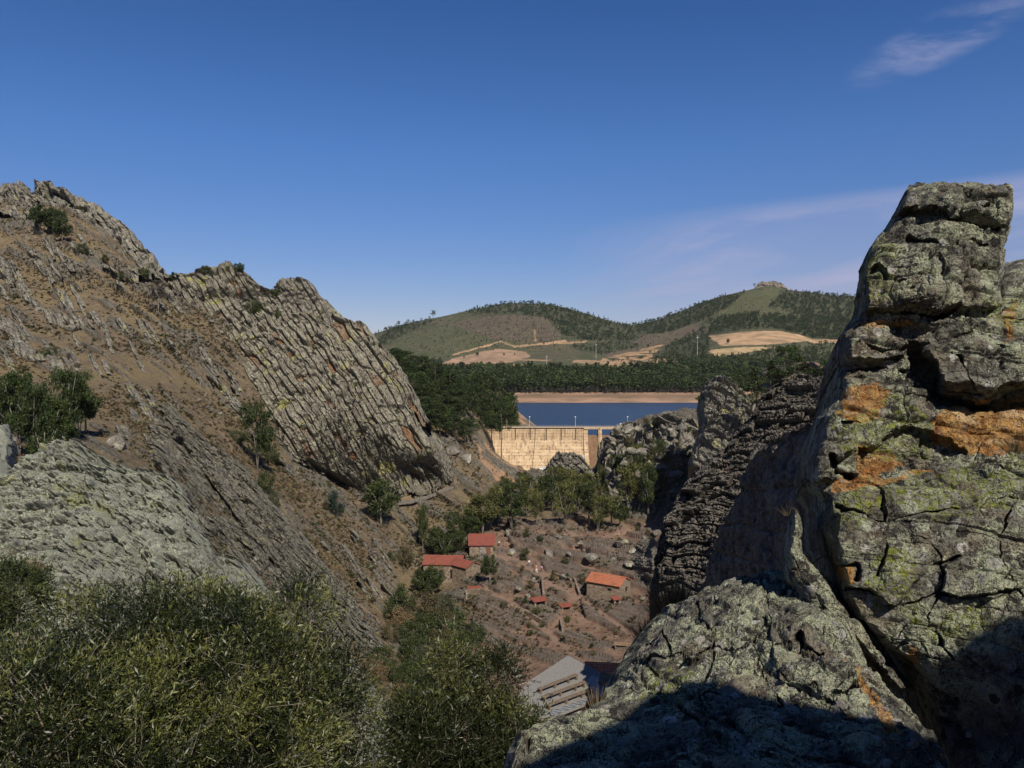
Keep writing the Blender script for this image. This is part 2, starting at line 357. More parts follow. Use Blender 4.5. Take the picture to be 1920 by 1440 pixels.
hv, cv = blocks(G, FV, 1.25, 9, 5, 23, ws=20); hv2, cv2 = blocks(G, FV, .55, 4, 2.5, 24, ws=16)
FL_ = trace_frame(PV(250, 600, 200), PV(330, 760, 180), .3)
h1, c1 = blocks(G, FL_, 1.3, 7, 5, 21, ws=14)
h2, c2 = blocks(G, FL_, .6, 3, 1.8, 22, ws=14)
amp = np.where(vil > .5, 2.3, 2.2) * ln
h1, c1, h2, c2 = [np.where(vil > .5, a_, b_) for a_, b_ in ((hv, h1), (cv, c1), (hv2, h2), (cv2, c2))]
dz = rmask * amp * (.35 + .5*h1 + .25*h2 - .25*c1 - .15*c2) + fbm(G, 9, 5, 31) * .9 * ln * (1 - path) + fbm(G, 40, 2, 32) * 1.2 * ln
fade = ss(G[..., 1], 25, 60) * (1 - ss(G[..., 1], 420, 520))
G2 = G + np.stack([-.25*dz, -.35*dz, dz], -1) * fade[..., None]
NR, NC = G2.shape[:2]
m = MT('gorge_ground')
rk = m.attr('rock'); pa = m.attr('path'); vi = m.attr('vil'); br = m.attr('bare')
n1 = m.noise(.06, 5, .6); n2 = m.noise(.5, 6, .65); n3 = m.noise(2.5, 5, .7); st = m.noise(1.6, 5, .7, vec=m.map((2.6, .35, .6), (0, R(-26), R(20))))
soil = m.mix(m.ss(n2, .35, .65), (.085, .062, .045), (.19, .14, .098)); soil = m.mix(m.ss(n1, .42, .62), soil, (.20, .15, .08))
soil = m.mix(m.ss(n3, .48, .66), soil, (.24, .19, .095)); soil = m.mix(m.ss(m.noise(1.1, 6, .7), .56, .66, 0, .85), soil, (.075, .07, .03))
soil = m.mix(m.mul(m.ss(n3, .5, .3), .5), soil, (.09, .055, .04))
vsoil = m.mix(m.ss(n2, .3, .7), (.16, .098, .070), (.30, .195, .14)); vsoil = m.mix(m.ss(n3, .5, .75), vsoil, (.12, .10, .085))
soil = m.mix(m.ss(m.noise(1.6, 6, .75), .54, .60, 0, .8), soil, (.21, .19, .16)); soil = m.mix(m.ss(m.noise(.22, 6, .75), .53, .62, 0, .55), soil, (.12, .085, .07))
soil = m.mix(m.ss(m.noise(5.5, 4, .8), .56, .64, 0, .7), soil, (.035, .032, .018))
soil = m.mix(vi, soil, vsoil)
soil = m.mix(br, soil, m.mix(m.ss(n3, .3, .7), (.33, .20, .125), (.42, .27, .165)))
rock = m.mix(m.ss(n3, .3, .7), (.09, .085, .075), (.24, .225, .19)); rock = m.mix(m.ss(st, .48, .68, 0, .8), rock, (.045, .04, .036)); rock = m.mix(m.ss(n2, .58, .72, 0, .7), rock, (.30, .29, .18)); rock = m.mix(m.mul(m.attr('crk'), .8), rock, (.05, .036, .028))
rock = m.mix(m.mul(vi, m.ss(n2, .35, .6, .25, .6)), rock, m.mix(n3, (.10, .065, .05), (.26, .185, .145))); col = m.mix(rk, soil, rock); col = m.mix(m.mul(pa, .5), col, m.mix(n3, (.25, .17, .13), (.36, .25, .19)))
MGROUND = m.done(col, .95, m.math('ADD', n3, m.math('ADD', m.mul(st, rk), m.noise(9, 3, .7))), .9, .3)
bare = np.maximum(inpoly(pxg, pyg, [(895,830),(960,840),(1000,880),(960,905),(930,900),(900,860)]), inpoly(pxg, pyg, [(930,760),(985,772),(1040,800),(900,803)]) & (G[..., 1] > 405)).astype(float)
me = mesh_np('gorge', G2, gridfaces(NR, NC), MGROUND, {'crk': np.clip(c1 + .5*c2 + ss(.3 - h1, 0, .3)*.5, 0, 1), 'rock': rmask, 'path': path, 'vil': vil, 'bare': bare}, smooth=True)
tag(obj('gorge_terrain', me), kind='structure')
PXG, PYG = PROJ(G2)
def at(px, py, dmin=0):
    """nearest ground point seen at pixel (px,py), at least dmin away"""
    c = int(np.clip(round((px + 260) / 1.7), 0, NC - 1)); ys = PYG[:, c]; D = G2[:, c, 1]
    for r in range(1, NR):
        if D[r] >= dmin and ys[r] <= py: 
            t = (ys[r-1]-py) / max(ys[r-1]-ys[r], 1e-6); t = min(max(t, 0), 1)
            p = G2[r-1, c]*(1-t) + G2[r, c]*t; return Vector((float(p[0]), float(p[1]), float(p[2])))
    p = G2[-1, c]; return Vector(map(float, p))
def atD(px, D):
    c = int(np.clip(round((px + 260) / 1.7), 0, NC - 1)); r = int(np.argmin(abs(G2[:, c, 1] - D))); return Vector(map(float, G2[r, c]))
# ---------------------------------------------------------------- far land
CF = [500, 600, 700, 740, 800, 860, 900, 960, 1020, 1080, 1140, 1180, 1220, 1260, 1310, 1350, 1400, 1440, 1480, 1520, 1560, 1600, 1700, 1900, 2250]
sky_y = [650, 640, 628, 614, 600, 586, 576, 566, 570, 584, 602, 609, 603, 588, 571, 556, 545, 538, 545, 549, 555, 556, 550, 497, 480]
y5 = [695]*6 + [692, 690, 690, 690, 690, 690, 688, 684, 676, 670, 670, 670, 670, 672, 675, 675, 675, 670, 670]
y6 = [665, 665, 662, 660, 658, 657, 656, 655, 655, 658, 660, 657, 654, 650, 642, 632, 625, 622, 624, 630, 636, 640, 640, 630, 630]
y7 = [655, 650, 642, 636, 626, 616, 608, 600, 604, 616, 630, 636, 630, 622, 608, 596, 584, 578, 584, 590, 597, 600, 595, 570, 560]
FL = [[(762, 770)]*25, [(755, 792)]*12 + [(754, 796)]*4 + [(752, 800)]*9, [(738, 860)]*16 + [(735, 860)]*9, [(733, 900)]*25, [(703, 1100)]*25,
      [(y, 1350) for y in y5], [(y, 1650) for y in y6], [(y, 1950) for y in y7], [(y, 2300) for y in sky_y], [(y + 50, 2800) for y in sky_y], [(715, 3600)]*25]
pxf = np.arange(500, 2250, 2.5)
GF = loft(CF, FL, pxf, [6, 16, 8, 50, 60, 60, 60, 60, 20, 10])
x2, y2 = PROJ(GF)
w = ss(GF[..., 1], 900, 1100) * (1 - ss(GF[..., 1], 2500, 4000))
GF2 = GF + np.stack([0*w, 0*w, w * (fbm(GF, 160, 4, 41) * 7)], -1)
x2, y2 = PROJ(GF2)
fcol = np.empty(GF2.shape); nA = fbm(GF2, 90, 4, 51)[..., None]; nB = fbm(GF2, 25, 3, 52)[..., None]; nC = fbm(GF2, 300, 3, 53)[..., None]
olive = np.array([.055, .062, .028]); heath = np.array([.066, .060, .036]); sand = np.array([.46, .29, .175]); dgr = np.array([.035, .05, .02]); tan = np.array([.33, .20, .13])
fcol[:] = olive + (heath - olive) * ss(nC + .5*nA, -.15, .25); fcol += (dgr - fcol) * ss(nB, .1, .4) * .6
nJ = fbm(GF2, 130, 6, 57, .65); nK = fbm(GF2, 130, 6, 58, .65)
def paint(poly, c, jx=28):
    q = inpoly(x2 + nJ*jx*2.2, y2 + nK*jx*.5, poly); fcol[q] = np.array(c) * (1 + .12*nB[q] + .15 * nA[q])
paint([(1375,545),(1480,545),(1490,580),(1440,600),(1370,595),(1350,570)], (.062, .072, .028))
paint([(700,635),(900,600),(1000,640),(860,670),(740,670)], (.055, .064, .028))
paint([(860,610),(900,585),(1020,590),(1060,620),(1050,645),(920,640)], (.085, .064, .048))
paint([(1140,660),(1180,635),(1290,600),(1330,598),(1260,650),(1150,690)], (.095, .072, .052))
for _p in ([(1195,712),(1330,715),(1330,640),(1320,612),(1250,650),(1215,690)], [(870,590),(900,572),(960,550),(1020,560),(1080,573),(1140,590),(1185,600),(1190,640),(1100,640),(1050,628),(1030,600),(960,588),(900,590)],
          [(700,640),(740,600),(820,590),(800,608),(720,650)], [(1185,600),(1260,575),(1310,560),(1400,535),(1370,575),(1330,598),(1250,625),(1195,628)], [(1330,600),(1400,588),(1480,592),(1620,600),(1620,640),(1530,636),(1460,616),(1400,618),(1330,628)],
          [(1475,540),(1620,545),(1960,480),(2150,470),(2150,640),(1620,620),(1500,592),(1440,575)], [(1070,650),(1190,640),(1200,650),(1130,668)], [(740,742),(1620,742),(1620,690),(1300,690),(1150,702),(960,700),(900,690),(740,668)]):
    paint(_p, (.030, .040, .018), 22)
FIELD1 = [(815,688),(850,672),(900,660),(940,655),(985,660),(992,668),(960,678),(900,690)]
FIELD2 = [(1328,630),(1400,622),(1460,620),(1500,628),(1530,638),(1440,646),(1350,648)]
FIELD3 = [(1330,656),(1400,650),(1460,650),(1400,662),(1345,668)]
FIELD4 = [(1100,700),(1130,672),(1200,655),(1245,645),(1220,672),(1150,690)]
paint(FIELD1, (.36, .23, .155), 5); paint(FIELD2, (.44, .29, .17), 4); paint(FIELD3, (.46, .33, .18), 5)
q = inpoly(x2, y2, FIELD4) & (nB[..., 0] > -.15); fcol[q] = (.42, .26, .14)
q = (GF2[..., 1] > 1150) & (GF2[..., 1] < 1500) & (nA[..., 0] > .12) & (x2 < 1280); fcol[q] = (.36, .235, .14)
for a, b, wd in [((905,650),(940,640),3),((940,640),(965,650),3),((965,650),(1060,640),4),((850,665),(905,650),3),((1002,620),(1004,645),3),((1520,640),(1600,640),6),((1040,645),(1100,640),2)]:
    t = np.clip(((x2-a[0])*(b[0]-a[0])+(y2-a[1])*(b[1]-a[1]))/((b[0]-a[0])**2+(b[1]-a[1])**2), 0, 1)
    d = np.hypot(x2-a[0]-t*(b[0]-a[0]), y2-a[1]-t*(b[1]-a[1])) + nB[..., 0]*2; fcol[(d < wd*.6) & (GF2[..., 1] > 1200)] = (.42, .27, .16)
q = GF2[..., 1] < 905; fcol[q] = tan * (1 + .2*nB[q])
bch = (GF2[..., 1] < 890)
band = ss(GF2[..., 2] + .8*nA[..., 0], -32.5, -31.5) * (1 - ss(GF2[..., 2], -29.5, -28.8))
fcol = np.where((bch)[..., None], np.array([.37, .23, .155]) * (1 - .38*band[..., None]) * (1 + .08*nB), fcol)
m = MT('far_land'); c = m.attr('col', 'Color'); nn = m.noise(.03, 7, .75); n5 = m.noise(.12, 6, .75)
MFAR = m.done(m.mix(m.ss(n5, .48, .56, 0, .0), m.mix(m.ss(nn, .38, .62, 0, .6), c, m.mix(m.ss(n5, .42, .58), (.035, .042, .018), (.15, .12, .075))), c, 'MIX'), .95, nn, .8, 4)
tag(obj('far_hills', mesh_np('far_hills', GF2, gridfaces(*GF2.shape[:2]), MFAR, {'col': np.clip(fcol, 0, 1)}, smooth=True)), kind='structure')
XF, YF = PROJ(GF2)
def atF(px, py, dmin=880):
    c = int(np.clip(round((px - 500) / 2.5), 0, GF2.shape[1]-1)); ys = YF[:, c]; D = GF2[:, c, 1]
    for r in range(1, len(ys)):
        if D[r] > dmin and ys[r] <= py:
            t = min(max((ys[r-1]-py) / max(ys[r-1]-ys[r], 1e-6), 0), 1); return GF2[r-1, c]*(1-t) + GF2[r, c]*t
    return None
# water
WL = -35.5
m = MT('lake_water'); wv = m.noise(.35, 5, .6, vec=m.map((1, 2.2, 1)))
MWATER = m.done((.012, .030, .062), .25, wv, 1.0, .9, .5, IOR=1.33)
b = MB(); b.add([(-500, 403, WL), (1500, 403, WL), (1500, 830, WL), (-500, 830, WL)], [(0, 1, 2, 3)])
w_ = b.build('reservoir_water', MWATER); tag(w_, kind='structure')
# base ground far below everything so no view falls into nothing
b = MB(); b.add([(-4200, -1500, -75), (4200, -1500, -75), (4200, 3700, -75), (-4200, 3700, -75)], [(0, 1, 2, 3)])
tag(b.build('distant_ground', MGROUND), kind='structure')

# ---------------------------------------------------------------- crags
_cm = np.minimum.accumulate(PYG, 0)
def terrainD(px, py):
    out = np.empty(px.shape); c = np.clip(np.round((px + 260) / 1.7).astype(int), 0, NC-1)
    for k in np.unique(c):
        q = c == k; out[q] = np.interp(-py[q], -_cm[:, k], G2[:, k, 1])
    return out
def crag(name, label, rows, mat, fr, wa, wb, wc, amp, seed, step=1.4, thick=8, out=(0, -.8, .45), bulge=1.0, jag=.16, cat='rock', fb=.5, extra=None, drop=.35, fine=True, group=None, rnd=.12, ws=None, shear=None, attrs=None, skirtK=10, hug=25, rough=.25, rs=None, rel=False):
    """rows: (py, xL, xR, DL, DM, DR) from the top down, in photograph pixels and metres"""
    ys = np.array([r[0] for r in rows], float); py = np.arange(ys[0], ys[-1] + step, step); py[-1] = ys[-1]
    I = [np.interp(py, ys, [r[k] for r in rows]) for k in range(1, 6)]
    wmax = max(r[2] - r[1] for r in rows); nc = int(wmax / step); u = np.linspace(0, 1, nc)[None, :]
    px = I[0][:, None]*(1-u) + I[1][:, None]*u
    D = np.where(u < .5, I[2][:, None]*(1-2*u) + I[3][:, None]*2*u, I[3][:, None]*(2-2*u) + I[4][:, None]*(2*u-1))
    if rel: D = terrainD(px, py[:, None] + 0*px) - D + .8 - 4.2*fbm(np.stack([px/34, (py[:, None] + 0*px)/34, 0*px], -1), 1, 4, seed)
    e = np.minimum(u, 1-u) * (I[1]-I[0])[:, None]; et = (py - ys[0])[:, None]; wd = rnd * wmax
    ed = np.clip(1 - e/wd, 0, 1)**2.5 + np.clip(1 - et/wd, 0, 1)**2.5*.8
    D = D + bulge * ed * thick * (.02 if rel else .3)
    if extra is not None: D = D + extra(px + 0*D, py[:, None] + 0*D)
    if hug and D.min() > 60:
        Dt = terrainD(px, py[:, None] + 0*px); hb = (py[-1] - py)[:, None]
        if not rel: eL_ = u * (I[1]-I[0])[:, None]; x_ = Dt - 1.5 - .11*np.minimum(hb, eL_*.9 + 12) - D; D = D + np.clip(x_, 0, 22 + 20*(1 - ss(hb, 20, 60))) * np.maximum((1 - ss(u + 0*hb, .5, .8)) * (1 - ss(hb + 0*u, 120, 280)), (1 - ss(hb + 0*u, 30, 90)) * (x_ < 48))
        w_ = np.maximum(ss(-e, -hug, 0), ss(-hb, -hug*1.6, 0)); w_ = w_ * (((Dt - D > -8) & (Dt - D < 75)) | (hb < hug)) * ss(et, 0, hug)
        D = D*(1-w_) + (Dt + .8)*w_
    P = PV(px, py[:, None], D)
    K = skirtK; s = (np.arange(1, K+1) / K)[:, None]
    def skirt(E):   # E (n,3) -> (K,n,3)
        if shear is None: return E[None] * (1 + s[..., None]*thick/E[None, :, 1:2]) - np.array([0, 0, 1.]) * (s**1.5*thick*drop)[..., None]
        return E[None] + np.stack([s*thick*shear + 0*E[None, :, 0], s*thick + 0*E[None, :, 1], -(s**1.5)*thick*drop + 0*E[None, :, 2]], -1)
    T = skirt(P[0])[::-1]; P = np.concatenate([T, P], 0)
    Lf = np.transpose(skirt(P[:, 0]), (1, 0, 2))[:, ::-1]; Rt = np.transpose(skirt(P[:, -1]), (1, 0, 2)); P = np.concatenate([Lf, P, Rt], 1)
    h1, c1 = blocks(P, fr, wa, wb, wc, seed, ws=ws)
    d = h1 - .5*c1
    rust = ss(.16 - h1, 0, .12)
    if fine:
        h2, c2 = blocks(P, fr, wa*.36, wb*.36, wc*.36, seed+50); d = d + .3*(h2 - .4*c2)
    d = d * amp + fbm(P, wb*1.5, 5, seed+70) * amp * fb
    o = np.array(out, float); o /= np.linalg.norm(o)
    if rough: d = d + (np.abs(fbm(P, (rs or wb*.5), 5, seed+90, .6)) ** .7) * rough * amp * 2
    J = np.stack([vn(P, wa*2, seed+80), 0*d, vn(P, wa*2, seed+81)], -1) * amp * jag
    J[..., 2] += (h1 - .5) * amp * jag
    P = P + d[..., None]*o + J
    A = {'rust': rust}
    if attrs: A.update(attrs(*PROJ(P), P))
    ob = obj(name, mesh_np(name, P, gridfaces(*P.shape[:2], flip=True), mat, A, smooth=False))
    tag(ob, label, cat, group); return ob
# the great bedded cliff
FRC = trace_frame(PV(620, 600, 243), PV(745, 850, 209), .25)
crag('cliff', 'great bedded grey cliff sloping down from the saddle towards the dam', [
 (500,428,438,262,262,262),(508,400,452,258,258,260),(522,330,470,256,258,258),(534,322,484,254,254,256),(548,320,504,252,252,254),(562,320,598,252,250,254),(578,320,622,250,246,252),(600,322,648,246,242,250),(618,330,690,244,238,247),(645,350,712,238,232,244),
 (672,385,732,230,228,242),(700,390,756,226,222,240),(740,395,778,220,218,240),(790,415,800,212,212,238),(830,480,826,206,210,236),(870,560,846,204,208,232),(905,640,850,206,210,228),(930,700,812,208,212,222)],
 rock_mat('cliff_rock', 5, dark=(.085,.076,.062), light=(.25,.225,.18), pale_a=.55, yel_a=.3, rust_a=.3, rustattr=True, rust=(.20,.115,.065), rot=(0, R(-30), 0), str_=4), FRC, 1.9, 6.5, 5.5, 2.9, 101, step=1.15, thick=26, drop=.5, rnd=.04, fb=.30, rough=.14, rs=1.0, jag=.22)
crag('summit_crag', 'blocky summit knob standing on the cliff skyline', [
 (527,530,560,251,250,252),(535,522,585,250,249,251),(560,512,606,249,248,250),(590,505,630,248,246,250),(630,520,650,246,244,248)], MROCK, FRC, 1.6, 3.4, 3, 2.2, 111, step=1.1, thick=12, rnd=.12, jag=.3, hug=0)
crag('summit_crag', 'jagged crag along the upper left skyline', [
 (350,75,100,322,322,322),(362,70,125,320,320,322),(385,65,165,318,316,318),(405,60,205,315,310,312),(425,90,235,310,305,306),(455,110,262,305,300,298),(480,150,285,298,292,290),(510,200,310,290,282,278),(530,240,330,285,276,272)],
 MROCK, FRC, 2.2, 8, 6, 3.2, 121, step=1.15, thick=25, rnd=.05, fb=.4, jag=.45)
crag('summit_crag', 'small crag at the far left end of the upper skyline', [
 (352,10,45,335,335,335),(365,-20,60,332,330,330),(385,-60,75,328,325,325),(410,-60,80,320,318,318)], MROCK, FRC, 2, 6, 6, 2.8, 131, step=1.2, thick=22, jag=.45)
def rib_(x0, y0, x1, y1, wd, seed, lab, th=5, mat=MROCK, amp=.8, push=2.5):
    """fin of rock running down the slope between two pixels"""
    p0 = at(x0, y0); p1 = at(x1, y1); rows = []
    for k in range(7):
        t = k/6; y = y0 + (y1-y0)*t; x = x0 + (x1-x0)*t; D = at(x, y + 2).y - push*(.3+.7*math.sin(math.pi*min(1, t+.15)))
        ww = wd*(.55+.45*math.sin(math.pi*(t*.8+.1))); rows.append((y, x-ww, x+ww, D+.6, D-.4, D+1.2))
    s_ = p0.y/150
    return crag('rock_rib', lab, rows, mat, FRC, .9*s_, 4*s_, 3*s_, amp*s_, seed, step=1.2, thick=th, rnd=.2, cat='rock', drop=.8)
ribs = [(58,470,92,520,9,'rock rib below the pine on the upper left slope'),(40,535,82,590,12,'rock rib with a flat face below the upper left grass'),(172,585,205,625,9,'short leaning slab on the middle of the left slope'),
        (112,590,150,620,11,'cluster of thin upright slabs on the left slope'),(222,525,240,560,6,'thin slab on the scrubby slope below the skyline'),(395,705,470,790,11,'long slanting slab below the cliff foot'),
        (240,720,290,790,9,'thin rib above the slab ridge'),(5,600,45,660,22,'broken grey outcrop at the left edge of the slope'),(20,640,75,680,24,'lower broken outcrop at the left edge'),(320,640,350,690,6,'narrow rib in the brown slope'),
        (200,620,215,665,5,'narrow rib beside the leaning slab'),(520,860,600,925,10,'rib slanting to the hill path'),(640,1020,690,1090,9,'grey rib on the slope above the ravine'),(560,1000,600,1050,8,'low rib behind the slab ridge'),
        (150,440,175,480,6,'rib under the summit crag'),(700,1010,740,1070,8,'rib beside the ravine trees'), (260,600,290,650,5,'faint rib in the heather'), (90,660,130,720,10,'rib above the dark grove')]
for i, (a, b_, c_, d_, w_, lb) in enumerate(ribs): rib_(a, b_, c_, d_, w_, 140+i*3, lb)
rr = random.Random(44); kk = 0
while kk < 52:
    x, y = rr.uniform(-10, 470), rr.uniform(440, 1000)
    if y > 1000 - (470-x)*.5 or y < 400 + x*.42 or (x < 200 and y > 690) or (x > 330 and y < 640 and x > 300) or (y > 740 and x < 560 and x > y*.75 - 300): continue
    L = rr.uniform(18, 55); kk += 1; ob = rib_(x, y, x + L*rr.uniform(.45, .7), y + L, rr.uniform(3, 9), 700+kk*3, 'grey slab rib breaking through the scrub of the left hillside', 4, MROCK, .9, rr.uniform(1.2, 2.6)); ob['group'] = 'slab ribs on the left hillside'
for kk in range(16):
    x = rr.uniform(560, 720); y = rr.uniform(985, 1120)
    if y > 930 + (x-500)*1.0: continue
    L = rr.uniform(20, 50); ob = rib_(x, y, x + L*.7, y + L, rr.uniform(3, 8), 900+kk*3, 'grey slab rib on the slope above the ravine', 4, MROCK, .9, 1.8); ob['group'] = 'slab ribs above the ravine'
# slab ridge: three long fins
FRS = trace_frame(at(320, 770), at(680, 1170), .3)
MSLAB = rock_mat('slab_rock', 1.6, dark=(.06,.054,.045), light=(.22,.205,.165), pale_a=.35, yel_a=.15, rust_a=.15, yel=(.36,.35,.06), rot=(0, R(-42), 0), str_=9)
crag('slab_ridge', 'long ridge of thin tilted slabs running down from the grove to the ravine', [
 (757,306,322,1,1.5,1),(775,300,338,1,2,1.2),(800,285,362,.8,2.6,1.6),(835,282,400,.8,2.6,1.8),(866,290,452,.8,2.4,2.6),(900,310,480,.8,2.2,2.8),(950,345,522,.8,2.2,2.8),(1000,385,562,.8,2.2,2.6),(1060,430,612,.8,2.0,2.4),(1120,480,660,.8,2.0,2.2),(1180,540,705,.8,1.8,1.8),(1230,600,735,.6,1.2,1.0)],
 MSLAB, FRS, .85, 6.5, 3.0, 1.8, 201, step=1.0, thick=7, rnd=.05, fb=.2, rough=.06, ws=18, rel=True, hug=10)
crag('slab_ridge', 'narrow rib of dark stacked slabs standing above the middle of the slab ridge', [
 (757,306,320,3,3.4,3),(800,322,348,3.4,4.4,3.6),(860,358,392,3.4,4.8,3.8),(920,405,440,3.2,4.6,3.6),(990,455,488,3.0,4.2,3.2),(1060,515,545,2.6,3.8,3.0)],
 MSLAB, FRS, .55, 3.4, 2.0, .9, 211, step=1.0, thick=5, rnd=.12, fb=.2, rough=.08, ws=14, rel=True, hug=6)
# grey lichen dome on the left
FRD = frame((0.5, -.3, 0.8), (0.6, -.3, -0.7))
MDOME = rock_mat('lichen_dome_rock', 1.1, dark=(.05,.05,.05), light=(.23,.23,.215), pale=(.42,.44,.33), pale_a=.95, yel_a=.35, rust_a=.05, yel=(.33,.33,.12), str_=2)
crag('grey_outcrop', 'big rounded outcrop crusted with pale green lichen above the near bushes', [
 (836,142,162,42,41.5,42),(845,120,176,41,40.5,41.5),(868,92,205,40,39,41),(892,60,262,39,37.5,41),(905,42,330,38.5,36.6,38.6),(925,20,352,38,35.6,38.2),(955,-10,372,37,34.6,37.4),(990,-60,388,35,33.2,36.4),(1040,-120,410,33,31.6,35.4),(1100,-120,450,31,30,36),(1200,-140,500,28,27,34),(1330,-140,540,25,24.5,31)],
 MDOME, FRD, 5, 7, 6, .9, 231, step=1.05, thick=4, fb=1.5, rough=1.1, rs=1.0, fine=False, hug=0, rnd=.07)
crag('grey_outcrop', 'rock shoulder at the left edge beside the lichen outcrop', [
 (800,-60,20,62,60,62),(840,-60,34,58,57,60),(900,-60,28,52,52,56),(960,-80,10,47,47,52)], MDOME, FRD, 1.4, 2.6, 2.2, .7, 235, step=1.6, thick=10)
crag('grey_outcrop', 'blue grey wrinkled rock lump beside the slab ridge', [
 (1045,395,425,46,45,47),(1060,375,470,45,43.5,46),(1100,355,500,43,41.5,45),(1150,345,540,41,39.5,44),(1230,340,580,38,36.5,42)], MDOME, FRD, .8, 1.5, 1.5, .8, 238, step=1.2, thick=8, fb=1.3, rough=.4, hug=0)
crag('rock_spur', 'pale rock spur poking out between the two near bushes', [
 (1240,640,665,26,26,26),(1290,630,705,24,24,25),(1340,630,735,22,22,24),(1440,620,760,19,19,22),(1500,600,790,17,17,20)], MROCKB, FRD, .5, 1.2, 1.0, .35, 241, step=1.4, thick=6)
# ridge of dark slaty beds, centre right
FRR = frame((0.38, 0.25, 0.90), (0.9, -.5, -0.3))
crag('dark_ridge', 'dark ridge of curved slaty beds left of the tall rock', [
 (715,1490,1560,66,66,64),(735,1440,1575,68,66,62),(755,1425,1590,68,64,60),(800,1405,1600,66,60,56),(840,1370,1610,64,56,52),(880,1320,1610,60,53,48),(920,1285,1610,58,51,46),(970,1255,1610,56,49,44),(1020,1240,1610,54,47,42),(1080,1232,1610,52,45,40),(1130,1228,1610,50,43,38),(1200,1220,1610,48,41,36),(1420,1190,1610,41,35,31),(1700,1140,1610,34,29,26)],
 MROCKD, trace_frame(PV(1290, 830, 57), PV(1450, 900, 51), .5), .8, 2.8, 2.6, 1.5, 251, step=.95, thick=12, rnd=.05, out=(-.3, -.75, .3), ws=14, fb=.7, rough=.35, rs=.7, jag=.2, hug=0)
crag('rock_pinnacle', 'blocky pinnacle standing between the lake and the dark ridge', [
 (717,1330,1350,200,200,200),(727,1318,1372,198,198,198),(745,1312,1395,196,196,197),(775,1308,1410,194,193,195),(805,1310,1420,192,190,193),(840,1300,1430,190,187,190),(880,1290,1440,186,183,188)],
 MROCK, frame((.5,.2,.8),(.8,-.3,-.4)), 1.9, 3.2, 3, 3.0, 261, step=1.05, thick=14, rnd=.1, fb=.7, jag=.3, hug=0)
crag('dark_crag', 'dark crag with a cave mouth beside the pines, behind the dark ridge', [
 (690,1430,1452,220,220,220),(700,1424,1500,219,218,219),(720,1428,1556,217,215,215),(750,1430,1570,215,212,212),(790,1420,1590,211,208,208)], MROCKD, FRR, .9, 3, 2.5, 1.2, 271, step=1.2, thick=14)
crag('reddish_crag', 'reddish crag top right of the small pines', [
 (680,1500,1530,235,235,235),(690,1480,1548,234,234,234),(720,1470,1560,233,232,232)], rock_mat('reddish_rock', 3, dark=(.12,.085,.07), light=(.30,.22,.18), pale_a=.2, yel_a=-.2, rust_a=.3), FRR, .9, 3, 2.5, 1.0, 275, step=1.2, thick=14)
crag('knoll_outcrop', 'broken outcrop in front of the dam spillway', [
 (798,1180,1240,255,255,255),(806,1150,1320,252,250,250),(825,1132,1330,248,245,244),(850,1128,1330,243,240,238),(880,1126,1330,240,236,232),(920,1128,1340,236,231,226),(960,1140,1350,232,226,220)],
 MROCK, frame((.3,-.3,.8),(.8,-.3,-.4)), 2.6, 4.2, 4.0, 4.2, 281, step=1.05, thick=25, rnd=.06, fb=.8, jag=.7, rough=.2)
crag('dam_foot_crag', 'dark crag standing in front of the foot of the dam', [
 (852,1045,1075,268,268,268),(860,1036,1088,266,265,266),(875,1026,1102,264,262,263),(900,1010,1120,260,258,260),(930,1000,1130,256,254,256)],
 MROCK, frame((.5,-.2,.8),(.8,-.3,-.4)), 1.8, 3, 2.8, 2.8, 291, step=1.1, thick=14, hug=0)
crag('valley_rock', 'curved dark rock hump right of the red roofed house', [
 (1012,1200,1235,176,175,175),(1030,1185,1240,174,172,172),(1060,1178,1245,170,168,168),(1090,1200,1250,167,165,165),(1120,1220,1255,164,162,162)],
 MROCKD, FRR, .5, 3, 2, .9, 295, step=1.1, thick=8)
crag('far_tor', 'rocky tor on the summit of the right hill', [
 (529,1428,1452,2290,2290,2290),(534,1420,1464,2285,2285,2285),(545,1412,1478,2280,2275,2280)], simple('tor_rock', (.14,.115,.095), (.27,.23,.19), .05, bd=3), FRC, 9, 18, 18, 8, 297, step=.8, thick=60, rnd=.25, hug=0)

